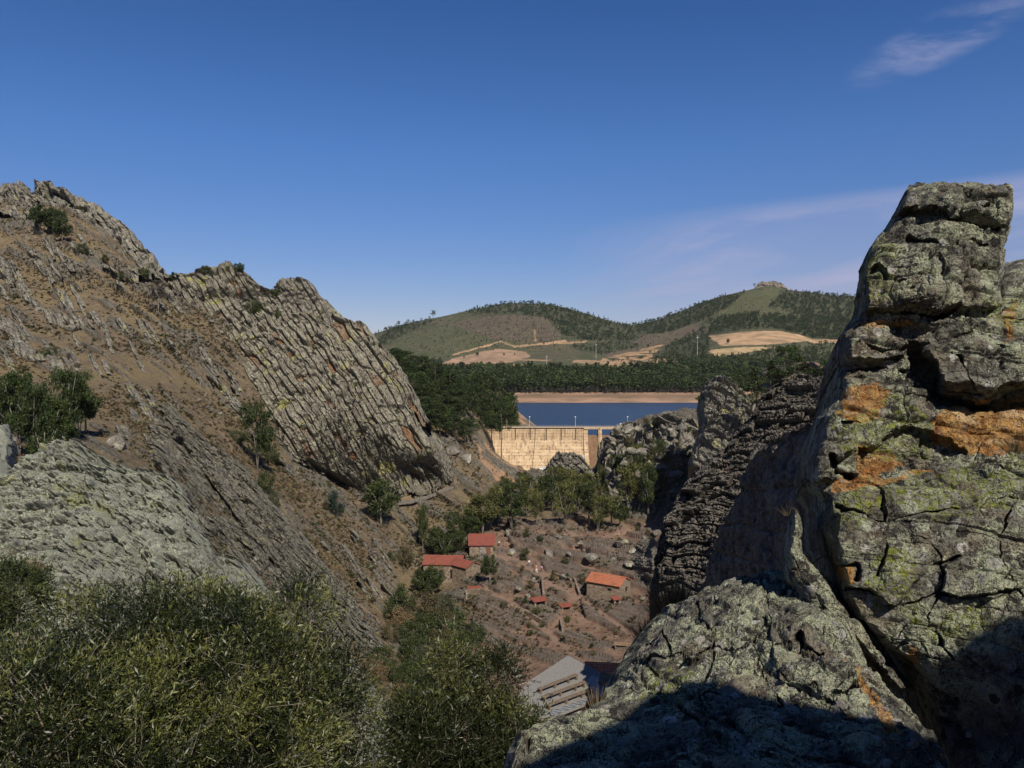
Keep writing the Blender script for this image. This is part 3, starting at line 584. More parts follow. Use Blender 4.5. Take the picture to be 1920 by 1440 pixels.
# ---------------------------------------------------------------- the tall foreground rock
def lichen_mat():
    m = MT('lichen_rock'); P = m.tc
    wob = m.node('ShaderNodeTexNoise', {'Vector': P, 'Scale': 9.0, 'Detail': 4.0}).outputs['Color']
    V = m.node('ShaderNodeVectorMath', {0: P, 1: m.node('ShaderNodeVectorMath', {0: wob, 'Scale': .08}, operation='SCALE').outputs[0]}, operation='ADD').outputs[0]
    big = m.noise(.9, 4, .6, vec=V); mid = m.noise(4.5, 6, .65, vec=V); fin = m.noise(22, 5, .7, vec=V); vf = m.noise(70, 4, .7)
    base = m.mix(m.ss(mid, .35, .65), (.05, .046, .045), (.20, .185, .18)); base = m.mix(m.ss(fin, .45, .75, 0, .8), base, (.25, .22, .18))
    base = m.mix(m.ss(m.noise(2, 5, .65, vec=m.map((1, 1, 1), (1, 2, 0), V)), .5, .62, 0, .7), base, (.24, .19, .14))
    o = m.attr('orange')
    org = m.mix(m.ss(mid, .3, .6), (.36, .14, .035), (.60, .34, .11)); org = m.mix(m.ss(fin, .47, .62, 0, .85), org, (.16, .07, .035)); org = m.mix(m.ss(m.noise(3, 5, .6, vec=m.map((1, 1, 1), (0, 1, 2))), .55, .68, 0, .8), org, (.62, .45, .27))
    base = m.mix(m.ss(m.math('ADD', m.mul(o, .75), m.math('ADD', m.mul(m.math('SUBTRACT', fin, .5), 1.1), m.mul(m.math('SUBTRACT', mid, .5), 1.2))), .32, .5), base, org)
    # pale crusts with crisp lobed edges
    pm = m.ss(m.math('ADD', m.mul(mid, .55), m.math('ADD', m.mul(fin, .35), m.mul(vf, .3))), .55, .585)
    bare = m.ss(m.noise(1.7, 5, .65, vec=m.map((1, 1, 1), (3, 1, 2), V)), .44, .56)
    pm = m.mul(pm, m.mul(m.math('SUBTRACT', 1.0, m.mul(o, .85)), m.math('SUBTRACT', 1.0, m.mul(bare, .8))))
    base = m.mix(m.mul(pm, .9), base, m.mix(m.ss(vf, .35, .65), (.31, .33, .21), (.58, .61, .45)))
    pm2 = m.ss(m.math('ADD', m.mul(m.noise(3, 4, .6, vec=m.map((1, 1, 1), (2, 0, 1), V)), .7), m.mul(fin, .4)), .66, .69)
    base = m.mix(m.mul(pm2, .8), base, m.mix(vf, (.30, .29, .25), (.60, .58, .52)))
    wn2 = m.node('ShaderNodeVectorMath', {0: P, 1: m.node('ShaderNodeVectorMath', {0: m.node('ShaderNodeTexNoise', {'Vector': P, 'Scale': 28.0, 'Detail': 3.0}).outputs['Color'], 'Scale': .045}, operation='SCALE').outputs[0]}, operation='ADD').outputs[0]
    for sc_, th_, c1_, c2_ in ((4.2, .26, (.33, .36, .25), (.52, .55, .42)), (7.5, .30, (.30, .29, .27), (.62, .60, .56)), (9.5, .28, (.14, .17, .03), (.34, .38, .08)), (6.0, .24, (.03, .03, .03), (.06, .055, .05))):
        vv = m.node('ShaderNodeTexVoronoi', {'Vector': wn2, 'Scale': sc_}); cc = m.node('ShaderNodeSeparateColor', {0: vv.outputs['Color']})
        rs_ = m.mul(cc.outputs[0], th_); ins = m.ss(m.math('SUBTRACT', m.mul(m.math('ADD', m.mul(vf, .12), rs_), 1.25), vv.outputs['Distance']), 0, .03)
        if sc_ == 9.5: ins = m.mul(ins, m.ss(m.attr('yellow'), .3, .9))
        base = m.mix(m.mul(m.mul(ins, m.ss(cc.outputs[1], .45, .5)), m.math('SUBTRACT', .9, m.mul(o, .7))), base, m.mix(cc.outputs[2], c1_, c2_))
    ylw = m.mul(m.ss(m.math('ADD', m.math('SUBTRACT', m.attr('yellow'), .60), m.mul(m.math('SUBTRACT', mid, .5), 2.5)), .1, .4), m.ss(m.noise(26, 5, .75, vec=V), .50, .56))
    base = m.mix(ylw, base, m.mix(vf, (.16, .19, .03), (.33, .37, .08)))
    vd = m.voro(11, vec=V); sp = m.ss(m.math('ADD', vd, m.mul(fin, .25)), .30, .24); ring = m.ss(m.math('ABSOLUTE', m.math('SUBTRACT', vd, .10)), .03, .07)
    sel = m.ss(m.noise(2.3, 3, .6, vec=m.map((1, 1, 1), (1, 1, 4))), .38, .50)
    base = m.mix(m.mul(m.mul(sp, ring), m.mul(sel, .9)), base, (.018, .018, .018))
    v2 = m.ss(m.voro(30, vec=V), .30, .2); base = m.mix(m.mul(v2, m.ss(m.noise(3, 3), .40, .52, 0, .9)), base, (.02, .02, .018))
    crk = m.ss(m.voro(1.6, 'DISTANCE_TO_EDGE', vec=m.node('ShaderNodeVectorMath', {0: m.map((1, 1, 2.2)), 1: m.node('ShaderNodeVectorMath', {0: wob, 'Scale': .5}, operation='SCALE').outputs[0]}, operation='ADD').outputs[0]), 0, .02, -1.2, 0)
    h = m.math('ADD', m.math('ADD', crk, m.mul(mid, 1.1)), m.math('ADD', m.mul(fin, .35), m.math('ADD', m.mul(vf, .12), m.mul(pm, .06))))
    return m.done(base, .93, h, 1.0, .22)
MLICH = lichen_mat()
ORANGE = [[(1575,742),(1640,715),(1672,735),(1655,780),(1600,790),(1575,775)], [(1745,790),(1800,765),(1960,735),(2150,720),(2150,830),(1930,850),(1850,855),(1800,850),(1750,835)],
          [(1600,832),(1660,838),(1690,870),(1620,890),(1595,875)], [(1555,895),(1620,878),(1680,893),(1740,880),(1760,888),(1650,908),(1560,915)], [(1560,1055),(1598,1055),(1600,1085),(1565,1080)],
          [(1600,1225),(1618,1270),(1650,1330),(1690,1385),(1680,1392),(1640,1355),(1610,1300)], [(1700,1210),(1730,1225),(1722,1245),(1695,1235)], [(1590,604),(1680,596),(1720,604),(1640,616)], [(1880,590),(1898,560),(1905,610),(1880,650)]]
YEL = [[(1560,770),(1700,740),(1750,820),(1740,870),(1640,850),(1560,840)], [(1545,910),(1700,900),(1900,860),(2000,860),(1950,960),(1700,960),(1560,990)], [(1620,1050),(1700,1050),(1720,1180),(1640,1160)], [(1600,360),(1680,360),(1680,560),(1600,560)],
       [(1840,560),(2150,520),(2150,620),(1850,620)], [(1180,1330),(1260,1330),(1300,1250),(1200,1250)], [(1700,1160),(1850,1140),(1860,1200),(1720,1210)]]
def fgattr(px, py, P):
    jx = 34 * fbm(P, .5, 6, 901, .65); jy = 34 * fbm(P, .5, 6, 902, .65); o = np.zeros(px.shape); y = np.zeros(px.shape)
    for p in ORANGE: o = np.maximum(o, inpoly(px + jx, py + jy, p).astype(float))
    for p in YEL: y = np.maximum(y, inpoly(px + 2*jx, py + 2*jy, p).astype(float))
    return {'orange': o, 'yellow': .25 + .75*y}
def polystep(px, py, poly, soft=7, jit=0):
    """0..1 inside a polygon with a soft border (distance in pixels)"""
    ins = inpoly(px, py, poly); d = np.full(px.shape, 1e9); n = len(poly)
    for i in range(n):
        (x0, y0), (x1, y1) = poly[i], poly[(i+1) % n]
        t = np.clip(((px-x0)*(x1-x0)+(py-y0)*(y1-y0))/((x1-x0)**2+(y1-y0)**2), 0, 1); d = np.minimum(d, np.hypot(px-x0-t*(x1-x0), py-y0-t*(y1-y0)))
    return np.where(ins, ss(d, 0, soft), 0)
def cut(px, py, pts, w, depth):
    d = np.full(px.shape, 1e9)
    for (x0, y0), (x1, y1) in zip(pts[:-1], pts[1:]):
        t = np.clip(((px-x0)*(x1-x0)+(py-y0)*(y1-y0))/((x1-x0)**2+(y1-y0)**2), 0, 1); d = np.minimum(d, np.hypot(px-x0-t*(x1-x0), py-y0-t*(y1-y0)))
    n_ = fbm(np.stack([px/45, py/45, 0*px], -1), 1, 4, 921); return depth * ss(-d, -w*np.clip(.7 + 2.2*n_, .15, 2.2), 0) * np.clip(.7 + 1.8*n_, 0, 1)
def jit(px, py, a=22):
    Z = np.stack([px/70, py/70, 0*px], -1); return px + a*fbm(Z, 1, 5, 911), py + a*fbm(Z, 1, 5, 912)
FRF = frame((.15, .15, .95), (.95, .3, -.1))
def ex_tower(px, py):
    x, y = jit(px, py)
    e = -.10 * polystep(x, y, [(1600,355),(1900,340),(1900,440),(1810,425),(1720,410),(1650,425)], 12)
    e -= .16 * polystep(x, y, [(1590,500),(1640,455),(1800,470),(1850,520),(1900,560),(1880,590),(1790,592),(1700,585),(1590,600)], 10)
    e += cut(x, y, [(1660,425),(1700,412),(1760,405),(1790,425),(1870,440)], 5, .16) + cut(x, y, [(1700,455),(1760,475),(1850,470)], 5, .12) + cut(x, y, [(1800,400),(1830,400)], 9, .14)
    e += cut(x, y, [(1610,510),(1650,500),(1690,530)], 5, .10) + cut(x, y, [(1780,500),(1790,540),(1810,530)], 7, .14) + cut(x, y, [(1640,600),(1700,590),(1760,595),(1800,580)], 8, .25)
    return e
crag('lichen_pillar', 'tall lichen crusted block of rock that tops the foreground crag', [
 (357,1700,1880,8.7,8.5,8.6),(366,1692,1884,8.6,8.35,8.5),(400,1676,1888,8.5,8.2,8.4),(440,1655,1887,8.45,8.15,8.4),(470,1630,1879,8.4,8.1,8.4),(500,1617,1873,8.35,8.05,8.4),(560,1614,1868,8.3,8.0,8.4),(610,1606,1868,8.3,8.05,8.4),(680,1590,1870,8.6,8.5,8.6)],
 MLICH, FRF, .34, .8, .7, .11, 301, step=1.15, thick=2.4, shear=.385, drop=.15, rnd=.05, extra=ex_tower, attrs=fgattr, fb=1.6, bulge=.5, jag=.22, rough=.6, rs=.35)
BOULDER = [(1703,655),(1740,632),(1830,640),(1960,625),(2200,610),(2200,720),(1925,738),(1880,752),(1850,757),(1790,742),(1750,730),(1722,700)]
def ex_body(px, py):
    x, y = jit(px, py, 22); e = 0
    e = e - .30 * polystep(x, y, BOULDER, 22)
    e += .16 * polystep(x, y, [(1690,650),(1722,650),(1760,745),(1850,757),(1900,745),(2200,710),(2200,835),(1900,838),(1820,835),(1750,800),(1715,730)], 8)
    e += .30 * polystep(x, y, [(1685,645),(1720,645),(1748,735),(1800,757),(1860,765),(1850,778),(1790,780),(1735,765),(1705,715)], 8)
    e -= .12 * polystep(x, y, [(1560,622),(1700,600),(1830,600),(1830,640),(1700,652),(1690,690),(1560,690)], 10)
    e += cut(x, y, [(1570,705),(1640,700),(1690,712)], 7, .15) + cut(x, y, [(1590,845),(1625,835),(1690,805)], 6, .14) + cut(x, y, [(1555,840),(1560,880),(1590,890)], 9, .3)
    e -= .18 * polystep(x, y, [(1500,790),(1600,770),(1610,840),(1570,900),(1500,920)], 12)
    e += .16 * polystep(x, y, [(1530,880),(1600,870),(1730,890),(1800,862),(1810,850),(1700,800),(1640,830),(1560,850)], 10)
    e -= .18 * ss(y, 878, 930) * ss(x, 1500, 1600)
    e += cut(x, y, [(1560,1055),(1600,1055),(1602,1090)], 4, .15) + cut(x, y, [(1735,1060),(1780,1055)], 5, .1) + cut(x, y, [(1840,655),(1870,660)], 5, .1)
    e += cut(x, y, [(1630,1185),(1690,1210),(1665,1225)], 5, .12) + cut(x, y, [(1700,1000),(1720,1010)], 6, .1)
    for ln_ in ([(1560,955),(1640,975),(1740,968),(1850,945),(1990,960)], [(1725,1000),(1758,1080),(1742,1160),(1780,1240)], [(1590,1110),(1690,1128),(1800,1118),(1950,1085)], [(1860,880),(1880,960),(1862,1040),(1900,1110)], [(1570,800),(1650,790),(1700,800)], [(1600,660),(1680,668),(1700,650)], [(1640,905),(1660,990),(1640,1080)], [(1790,660),(1800,700),(1830,740)]): e += cut(x, y, ln_, 4, .13)
    e -= .14 * polystep(x, y, [(1560,955),(1640,975),(1740,968),(1730,1060),(1690,1128),(1590,1110),(1560,1040)], 6) + .10 * polystep(x, y, [(1760,1060),(1870,1040),(1940,1090),(1850,1115),(1750,1122)], 5)
    e += .35 * ss(y - (x - 1560) * .35, 1150, 1300)
    return e
crag('lichen_crag', 'broad foreground crag with orange hollow under an overhanging boulder', [
 (596,1600,1880,8.5,8.4,8.6),(606,1596,1990,8.4,8.3,8.6),(640,1572,2190,8.35,8.2,8.0),(700,1568,2190,8.3,8.1,7.8),(760,1562,2190,8.2,8.0,7.7),(790,1535,2190,8.1,7.9,7.6),(860,1516,2190,7.9,7.75,7.5),(915,1520,2190,7.8,7.6,7.3),(940,1540,2190,7.75,7.5,7.2),(1000,1545,2190,7.6,7.3,7.0),(1060,1566,2190,7.5,7.1,6.8),
 (1120,1575,2190,7.4,6.9,6.6),(1170,1610,2190,7.3,6.8,6.4),(1210,1645,2190,7.3,6.7,6.3),(1260,1700,2190,7.2,6.6,6.1),(1330,1730,2190,7.0,6.4,5.9),(1440,1760,2190,6.7,6.0,5.5),(1560,1780,2190,6.3,5.6,5.1)],
 MLICH, FRF, .40, .9, .7, .10, 311, step=1.15, thick=2.6, shear=.3, drop=.25, rnd=.035, extra=ex_body, attrs=fgattr, fb=1.7, bulge=.35, jag=.22, rough=.6, rs=.35)
crag('lichen_boulder', 'green and orange lichened rock behind the tall block, at the right edge', [
 (494,1885,2100,10.6,10.4,10.2),(505,1868,2150,10.5,10.2,10.0),(540,1850,2190,10.3,10.0,9.8),(600,1840,2190,9.9,9.6,9.4),(660,1835,2190,9.8,9.4,9.2)],
 MLICH, FRF, .3, 1.2, .8, .08, 321, step=1.4, thick=3, shear=.3, drop=.15, attrs=fgattr, fb=1.5)
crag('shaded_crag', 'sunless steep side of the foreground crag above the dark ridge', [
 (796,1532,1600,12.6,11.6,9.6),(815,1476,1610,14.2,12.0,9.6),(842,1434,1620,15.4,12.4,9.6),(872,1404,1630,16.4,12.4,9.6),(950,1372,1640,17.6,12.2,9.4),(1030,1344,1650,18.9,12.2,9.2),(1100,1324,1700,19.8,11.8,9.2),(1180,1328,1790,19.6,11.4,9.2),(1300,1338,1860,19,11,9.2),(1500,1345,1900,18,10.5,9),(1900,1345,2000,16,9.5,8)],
 MROCKD, FRF, .7, 1.3, 1.0, .10, 331, step=1.4, thick=2.5, shear=.6, drop=.3, attrs=fgattr, fb=3.0, rough=1.2, rs=.6, out=(-.95, -.2, .0), bulge=.15)  # dark rock colour picked to blacken the shade on this side
crag('lit_fin', 'thin sunlit lichened fin standing out of the black cleft', [
 (955,1478,1484,7.5,7.45,7.5),(980,1472,1494,7.45,7.35,7.45),(1040,1462,1500,7.4,7.25,7.4),(1090,1466,1545,7.35,7.2,7.3),(1140,1500,1585,7.3,7.15,7.3),(1190,1560,1625,7.25,7.1,7.2),(1240,1620,1668,7.2,7.05,7.2),(1290,1668,1705,7.2,7.1,7.2)],
 MLICH, FRF, .3, .6, .5, .10, 341, step=1.2, thick=1.0, shear=.4, drop=.5, attrs=fgattr, fb=1.8, rnd=.2)
def ex_shelf(px, py):
    x, y = jit(px, py)
    e = cut(x, y, [(1395,1230),(1420,1200),(1440,1180)], 6, .2) + cut(x, y, [(1240,1300),(1250,1240),(1245,1190)], 5, .25) + cut(x, y, [(1500,1200),(1510,1240),(1560,1262)], 6, .25) + cut(x, y, [(1330,1150),(1370,1160),(1420,1190)], 5, .15)
    for ln_ in ([(1200,1250),(1290,1225),(1380,1240),(1470,1215),(1540,1230)], [(1300,1150),(1330,1210),(1310,1290),(1340,1380)], [(1430,1110),(1450,1180),(1430,1260),(1470,1340)], [(1480,1290),(1560,1310),(1640,1300)], [(1190,1300),(1260,1320),(1350,1310)]): e += cut(x, y, ln_, 4, .14)
    e -= .13 * polystep(x, y, [(1440,1180),(1540,1190),(1600,1290),(1560,1320),(1470,1300)], 6) + .12 * polystep(x, y, [(1240,1180),(1320,1150),(1340,1220),(1290,1240),(1210,1240)], 6)
    e += cut(x, y, [(1510,1245),(1570,1275)], 5, .2) + cut(x, y, [(1180,1240),(1215,1200),(1240,1180)], 5, .12)
    return e
crag('rock_shelf', 'sloping lichened rock shelf in the foreground below the crag', [
 (1092,1425,1455,8.3,8.1,8.1),(1108,1368,1500,8.4,8.0,7.9),(1130,1296,1540,8.4,7.7,7.5),(1160,1240,1575,8.1,7.4,7.2),(1190,1212,1600,7.8,7.1,6.9),(1240,1186,1622,7.3,6.7,6.6),(1300,1170,1652,6.6,6.2,6.1),(1326,1155,1670,6.3,5.95,5.9),(1348,1120,1690,6.0,5.75,5.75),(1378,1040,1712,5.7,5.5,5.6),(1408,990,1740,5.4,5.2,5.3),(1445,970,1775,5.1,4.9,5.1),(1520,945,1830,4.6,4.4,4.7),(1640,920,1900,4.0,3.8,4.1),(1900,860,2100,3.0,2.9,3.2)],
 MLICH, FRF, .35, .8, .7, .13, 351, step=1.25, thick=2.0, shear=-.25, drop=1.8, rnd=.03, extra=ex_shelf, attrs=fgattr, fb=1.8, bulge=.5, out=(-.1, -.45, .9), rough=.6, rs=.35)
# unseen wall added behind the viewer, top edge shaped to shade the lower right
SE = [(940,1440,4.6),(975,1405,5.2),(1060,1375,5.6),(1150,1335,5.9),(1200,1290,6.2),(1260,1255,6.5),(1330,1250,6.5),(1400,1300,6.2),(1480,1328,6.0),(1560,1340,6.0),(1610,1375,5.9),(1680,1395,5.8),(1715,1300,6.7),(1740,1232,6.9),(1790,1190,6.9),(1830,1165,6.95),(1880,1160,6.8),(1900,1130,6.8),(1930,1095,6.7),(2050,1040,6.6)]
SP = []
for a_, b_, c_ in SE:
    q_ = PV(a_, b_, c_); t_ = (q_[1] + 1.15) / -S.y; SP.append((q_[0] + S.x*t_, q_[2] + S.z*t_))
SP.sort(); xs = np.linspace(SP[0][0] - .5, 16, 240); prof = np.interp(xs, [SP[0][0] - .5] + [p_[0] for p_ in SP] + [12, 16], [SP[0][1] - 2] + [p_[1] for p_ in SP] + [SP[-1][1] + 1, SP[-1][1] + 1])
tt = np.linspace(0, 1, 60)[:, None]
front = np.stack([xs[None] + 0*tt, -1.0 - tt*.3 + 0*xs[None], prof[None]*tt + (-4)*(1-tt)], -1)
back = np.stack([xs[None] + 0*tt, -1.3 - tt*6 + 0*xs[None], (prof[None])*(1-tt) + (-4)*tt], -1)
P = np.concatenate([front, back[1:]], 0); P = P + (fbm(P, .6, 5, 361)*.16)[..., None] * np.array([.5, -.5, .9])
o_ = obj('unseen_shade_wall', mesh_np('unseen_shade_wall', P, gridfaces(*P.shape[:2], flip=True), MLICH, {'orange': P[..., 0]*0, 'yellow': P[..., 0]*0+.2}))
tag(o_, 'jagged unseen rock wall added behind the viewpoint to shade the rock shelf', 'rock')

# ---------------------------------------------------------------- foliage prototypes
rg = np.random.default_rng(5)
def leafquads(C, size, asp=.55, up=0.0, rnd=None, droop=None, rg=rg):
    """C (n,3) centres -> V (4n,3), F (n,4)"""
    n = len(C); a = rg.normal(size=(n, 3)); 
    if droop is not None: a = a * .6 + np.asarray(droop)
    a /= np.linalg.norm(a, axis=1, keepdims=True)
    b = rg.normal(size=(n, 3)); b[:, 2] *= 1 - up; b -= a * (a*b).sum(1, keepdims=True); b /= np.linalg.norm(b, axis=1, keepdims=True)
    s = (size * rg.uniform(.6, 1.3, n))[:, None]
    V = np.stack([C - a*s*.5, C + b*s*asp*.5, C + a*s*.5, C - b*s*asp*.5], 1).reshape(-1, 3)
    return V, np.arange(4*n).reshape(-1, 4)
def clumps(cs, rs, n, size, flat=1, **k):
    """cs centres, rs radii; n leaves per clump"""
    P = []; A = []
    for c, r in zip(cs, rs):
        d = rg.normal(size=(n, 3)); d /= np.linalg.norm(d, axis=1, keepdims=True); d *= (rg.uniform(0, 1, n)**.45)[:, None]
        d[:, 2] *= flat; P.append(np.asarray(c) + d * r); A.append(np.clip(rg.uniform(0, .6) + rg.uniform(-.25, .45, n), 0, 1))
    P = np.concatenate(P); A = np.concatenate(A); V, Fc = leafquads(P, size, **k)
    return V, Fc, np.repeat(A, 4)
def crown_data(kind, seed):
    global rg; rg = np.random.default_rng(seed); r = random.Random(seed)
    if kind == 'pine':
        cs = []; rs = []
        for k in range(52):
            h = .28 + .70 * (k/52) ; a = r.uniform(0, 6.28); d = r.uniform(.35, 1) * (.27*(1-h)**.6 + .015); cs.append((d*math.cos(a), d*math.sin(a), h)); rs.append(.05 + .05*(1-h) + r.uniform(0, .02))
        return clumps(cs, rs, 55, .030, flat=.6)
    if kind == 'umbrella':
        cs = []; rs = []
        for k in range(34):
            a = r.uniform(0, 6.28); h = r.uniform(.5, .97); d = r.uniform(.1, 1)*.30*math.sqrt(max(0, 1-((h-.66)/.36)**2)); cs.append((d*math.cos(a), d*math.sin(a), h)); rs.append(r.uniform(.06, .10))
        return clumps(cs, rs, 75, .030, flat=.55)
    if kind == 'farpine':
        cs = [(.10*(1-h)*math.cos(k*2.4), .10*(1-h)*math.sin(k*2.4), h) for k, h in enumerate(np.linspace(.25, .95, 8))]; return clumps(cs, [.17*(1-h*.75) for _, _, h in cs], 16, .12)
    if kind == 'farround':
        cs = [(.22*math.cos(k*2.4)*r.uniform(.3, 1), .22*math.sin(k*2.4)*r.uniform(.3, 1), r.uniform(.3, .8)) for k in range(7)]; return clumps(cs, [.22]*7, 18, .15)
    if kind == 'euca':
        cs = []; rs = []
        for k in range(46):
            a = r.uniform(0, 6.28); h = r.uniform(.30, .95); d = r.uniform(.2, 1)*.30*math.sqrt(max(.05, 1-((h-.62)/.40)**2)); cs.append((d*math.cos(a), d*math.sin(a), h)); rs.append(r.uniform(.06, .11))
        return clumps(cs, rs, 95, .045, droop=(0, 0, -.9), asp=.35)
    if kind == 'broad':
        cs = []; rs = []
        for k in range(60):
            v = rg.normal(size=3); v /= np.linalg.norm(v); v *= r.uniform(.45, 1); cs.append((v[0]*.38, v[1]*.38, .58 + v[2]*.34)); rs.append(r.uniform(.07, .13))
        return clumps(cs, rs, 95, .042)
    if kind == 'shrub':
        cs = []; rs = []
        for k in range(46):
            v = rg.normal(size=3); v /= np.linalg.norm(v); v *= r.uniform(.4, 1); cs.append((v[0]*.50, v[1]*.50, .42 + v[2]*.42)); rs.append(r.uniform(.10, .18))
        return clumps(cs, rs, 70, .05)
    if kind == 'tuft':
        n = 26; a = rg.uniform(0, 6.28, n); e = rg.uniform(.2, 1.4, n); d = np.stack([np.cos(a)*np.cos(e), np.sin(a)*np.cos(e), np.sin(e)], -1); L = rg.uniform(.5, 1, n)[:, None]
        s_ = np.cross(d, rg.normal(size=(n, 3))); s_ /= np.linalg.norm(s_, axis=1, keepdims=True)
        V = np.stack([s_*.03, d*L*.5 + s_*.11, d*L, d*L*.5 - s_*.11], 1).reshape(-1, 3); return V, np.arange(4*n).reshape(-1, 4), np.repeat(rg.uniform(0, 1, n), 4)
def trunk_mb(kind, seed):
    r = random.Random(seed); b = MB()
    if kind in ('pine', 'umbrella'):
        b.tube([(0, 0, -.04), (.008, 0, .3), (-.005, .006, .6), (0, 0, .95)], [.018, .014, .009, .003], 7)
        for k in range(10):
            h = .35 + .055*k; a = k*2.4; L = .2*(1-h)+.05; b.tube([(0, 0, h), (L*math.cos(a), L*math.sin(a), h+.03)], [.005, .002], 4)
    elif kind == 'farpine': b.tube([(0, 0, -.05), (0, 0, .6)], [.02, .008], 5)
    elif kind == 'euca':
        for k in range(3):
            a = k*2.1 + r.random(); e = .05 + r.random()*.12
            b.tube([(0, 0, -.04), (e*.3*math.cos(a), e*.3*math.sin(a), .25), (e*math.cos(a), e*math.sin(a), .6), (e*1.5*math.cos(a), e*1.5*math.sin(a), .88)], [.010, .008, .005, .002], 6)
            for j in range(3):
                h = .35 + .15*j; q = a + j*2.2; b.tube([(e*h*math.cos(a), e*h*math.sin(a), h), (e*math.cos(a)+.16*math.cos(q), e*math.sin(a)+.16*math.sin(q), h+.16)], [.004, .0015], 5)
    elif kind == 'broad':
        b.tube([(0, 0, -.05), (.01, 0, .2), (0, .01, .38)], [.03, .024, .018], 7)
        for k in range(7):
            a = k*.9+r.random()*.4; b.tube([(0, .01, .32+.01*k), (.15*math.cos(a), .15*math.sin(a), .5), (.28*math.cos(a), .28*math.sin(a), .7)], [.013, .009, .003], 5)
    else:
        for k in range(7):
            a = k*.9+r.random(); b.tube([(0, 0, -.05), (.12*math.cos(a), .12*math.sin(a), .3), (.3*math.cos(a), .3*math.sin(a), .65)], [.02, .013, .005], 4)
    return b
_pc = {}
def proto(kind, seed, lm, bm_):
    k = (kind, seed, lm.name, bm_.name)
    if k not in _pc:
        V, Fc, A = crown_data(kind, 1000 + seed); _pc[k] = (mesh_np(kind + '_crown', V, Fc, lm, {'rnd': A}), trunk_mb(kind, seed).mesh(kind + '_trunk', bm_, True))
    return _pc[k]
RND = random.Random(3)
def tree(name, label, cat, p, h, kind='broad', seed=0, lm=None, bk=None, group=None, wide=1.0, tilt=0, part=None):
    cm, tm = proto(kind, seed, lm or MGREEN, bk or MBARK)
    e = empty(name, p, RND.uniform(0, 6.28), (h*wide, h*wide, h)); e.rotation_euler[0] = tilt; tag(e, label, cat, group)
    obj('trunk' if kind != 'shrub' else 'stems', tm, e); obj('crown' if kind != 'shrub' else 'foliage', cm, e); return e
def scale_at(D, px): return px * D / F
def merged(name, kinds, pts, hs, mats, seed=0, wide=(1, 1)):
    """many far plants as one mesh; kinds = list of (V,F,A) protos"""
    rr = np.random.default_rng(seed); Vs = []; Fs = []; As = []; Ms = []; n = 0
    for p, h in zip(pts, hs):
        q = rr.integers(len(kinds)); V, Fc, A = kinds[q]; a = rr.uniform(0, 6.28); c, s = math.cos(a), math.sin(a); w = rr.uniform(*wide)
        U = np.stack([(V[:, 0]*c - V[:, 1]*s)*h*w, (V[:, 0]*s + V[:, 1]*c)*h*w, V[:, 2]*h], -1) + p
        Vs.append(U); Fs.append(Fc + n); n += len(V); As.append(np.clip(A + rr.uniform(-.25, .2), 0, 1)); Ms.append(np.full(len(Fc), rr.integers(len(mats))))
    return obj(name, mesh_np(name, np.concatenate(Vs), np.concatenate(Fs), mats, {'rnd': np.concatenate(As)}, midx=np.concatenate(Ms)))
# ---------------------------------------------------------------- far forest
FP = [crown_data('farpine', 2000 + i) for i in range(3)] + [crown_data('farround', 2050 + i) for i in range(4)]
rng = np.random.default_rng(77)
REG = [([(740,742),(1620,742),(1620,700),(1300,690),(1150,702),(960,700),(900,690),(740,668)], 9.5, (12, 17)),      # strip along the far shore
       ([(1195,712),(1330,715),(1330,640),(1320,612),(1250,650),(1215,690)], 12, (10, 14)),
       ([(870,590),(900,572),(960,562),(1020,568),(1080,583),(1140,600),(1185,610),(1190,640),(1100,640),(1050,628),(1030,600),(960,588),(900,590)], 9, (10, 16)),
       ([(700,640),(740,614),(820,600),(800,608),(720,650)], 10, (10, 16)),
       ([(1070,650),(1190,640),(1200,650),(1130,668)], 14, (8, 13)),
       ([(1185,610),(1260,588),(1310,570),(1400,548),(1370,575),(1330,598),(1250,625),(1195,628)], 8, (11, 17)),
       ([(1330,600),(1400,588),(1480,592),(1620,600),(1620,640),(1530,636),(1460,616),(1400,618),(1330,628)], 8, (11, 17)),
       ([(1475,548),(1620,555),(1960,490),(2150,480),(2150,640),(1620,620),(1500,592),(1440,575)], 10, (11, 18)),
       ([(1330,668),(1400,660),(1540,645),(1620,640),(1620,700),(1340,700)], 16, (9, 14)),
       ([(820,690),(1100,690),(1250,655),(1250,680),(1100,700)], 60, (7, 12)), ([(700,670),(740,620),(870,580),(1200,610),(1330,640),(1200,660),(900,655),(800,670)], 22, (2.5, 7)),
       ([(1290,600),(1400,545),(1480,545),(1500,600),(1330,620)], 18, (2.5, 5)), ([(900,600),(1040,590),(1050,650),(900,650)], 40, (4, 8))]
pts = []; hs = []
for poly, sp, (h0, h1) in REG:
    xs_ = [p[0] for p in poly]; ys_ = [p[1] for p in poly]; n = int((max(xs_)-min(xs_))*(max(ys_)-min(ys_))/sp)
    X = rng.uniform(min(xs_), max(xs_), n); Y = rng.uniform(min(ys_), max(ys_), n); k = inpoly(X, Y, poly)
    for x, y in zip(X[k], Y[k]):
        if any(inpoly(np.array([x]), np.array([y-3.]), f)[0] for f in (FIELD1, FIELD2, FIELD3)) and rng.uniform() > .015: continue
        p = atF(x, y)
        if p is not None: pts.append(p); hs.append(rng.uniform(h0, h1) * (1 if p[1] < 1300 else .66) * rng.choice([.6, .8, 1, 1.15]))
for x in np.arange(700, 1600, 4):       # ragged skyline
    if 1365 < x < 1470 or (790 < x < 870): continue
    y = np.interp(x, CF, sky_y); p = atF(x + rng.uniform(-2, 2), y + rng.uniform(1, 5)); 
    if p is not None: pts.append(p); hs.append(rng.uniform(4, 13))
pts = np.array(pts); hs = np.array(hs); order = np.argsort(-hs / pts[:, 1]); near = order[:150]; rest = order[150:]
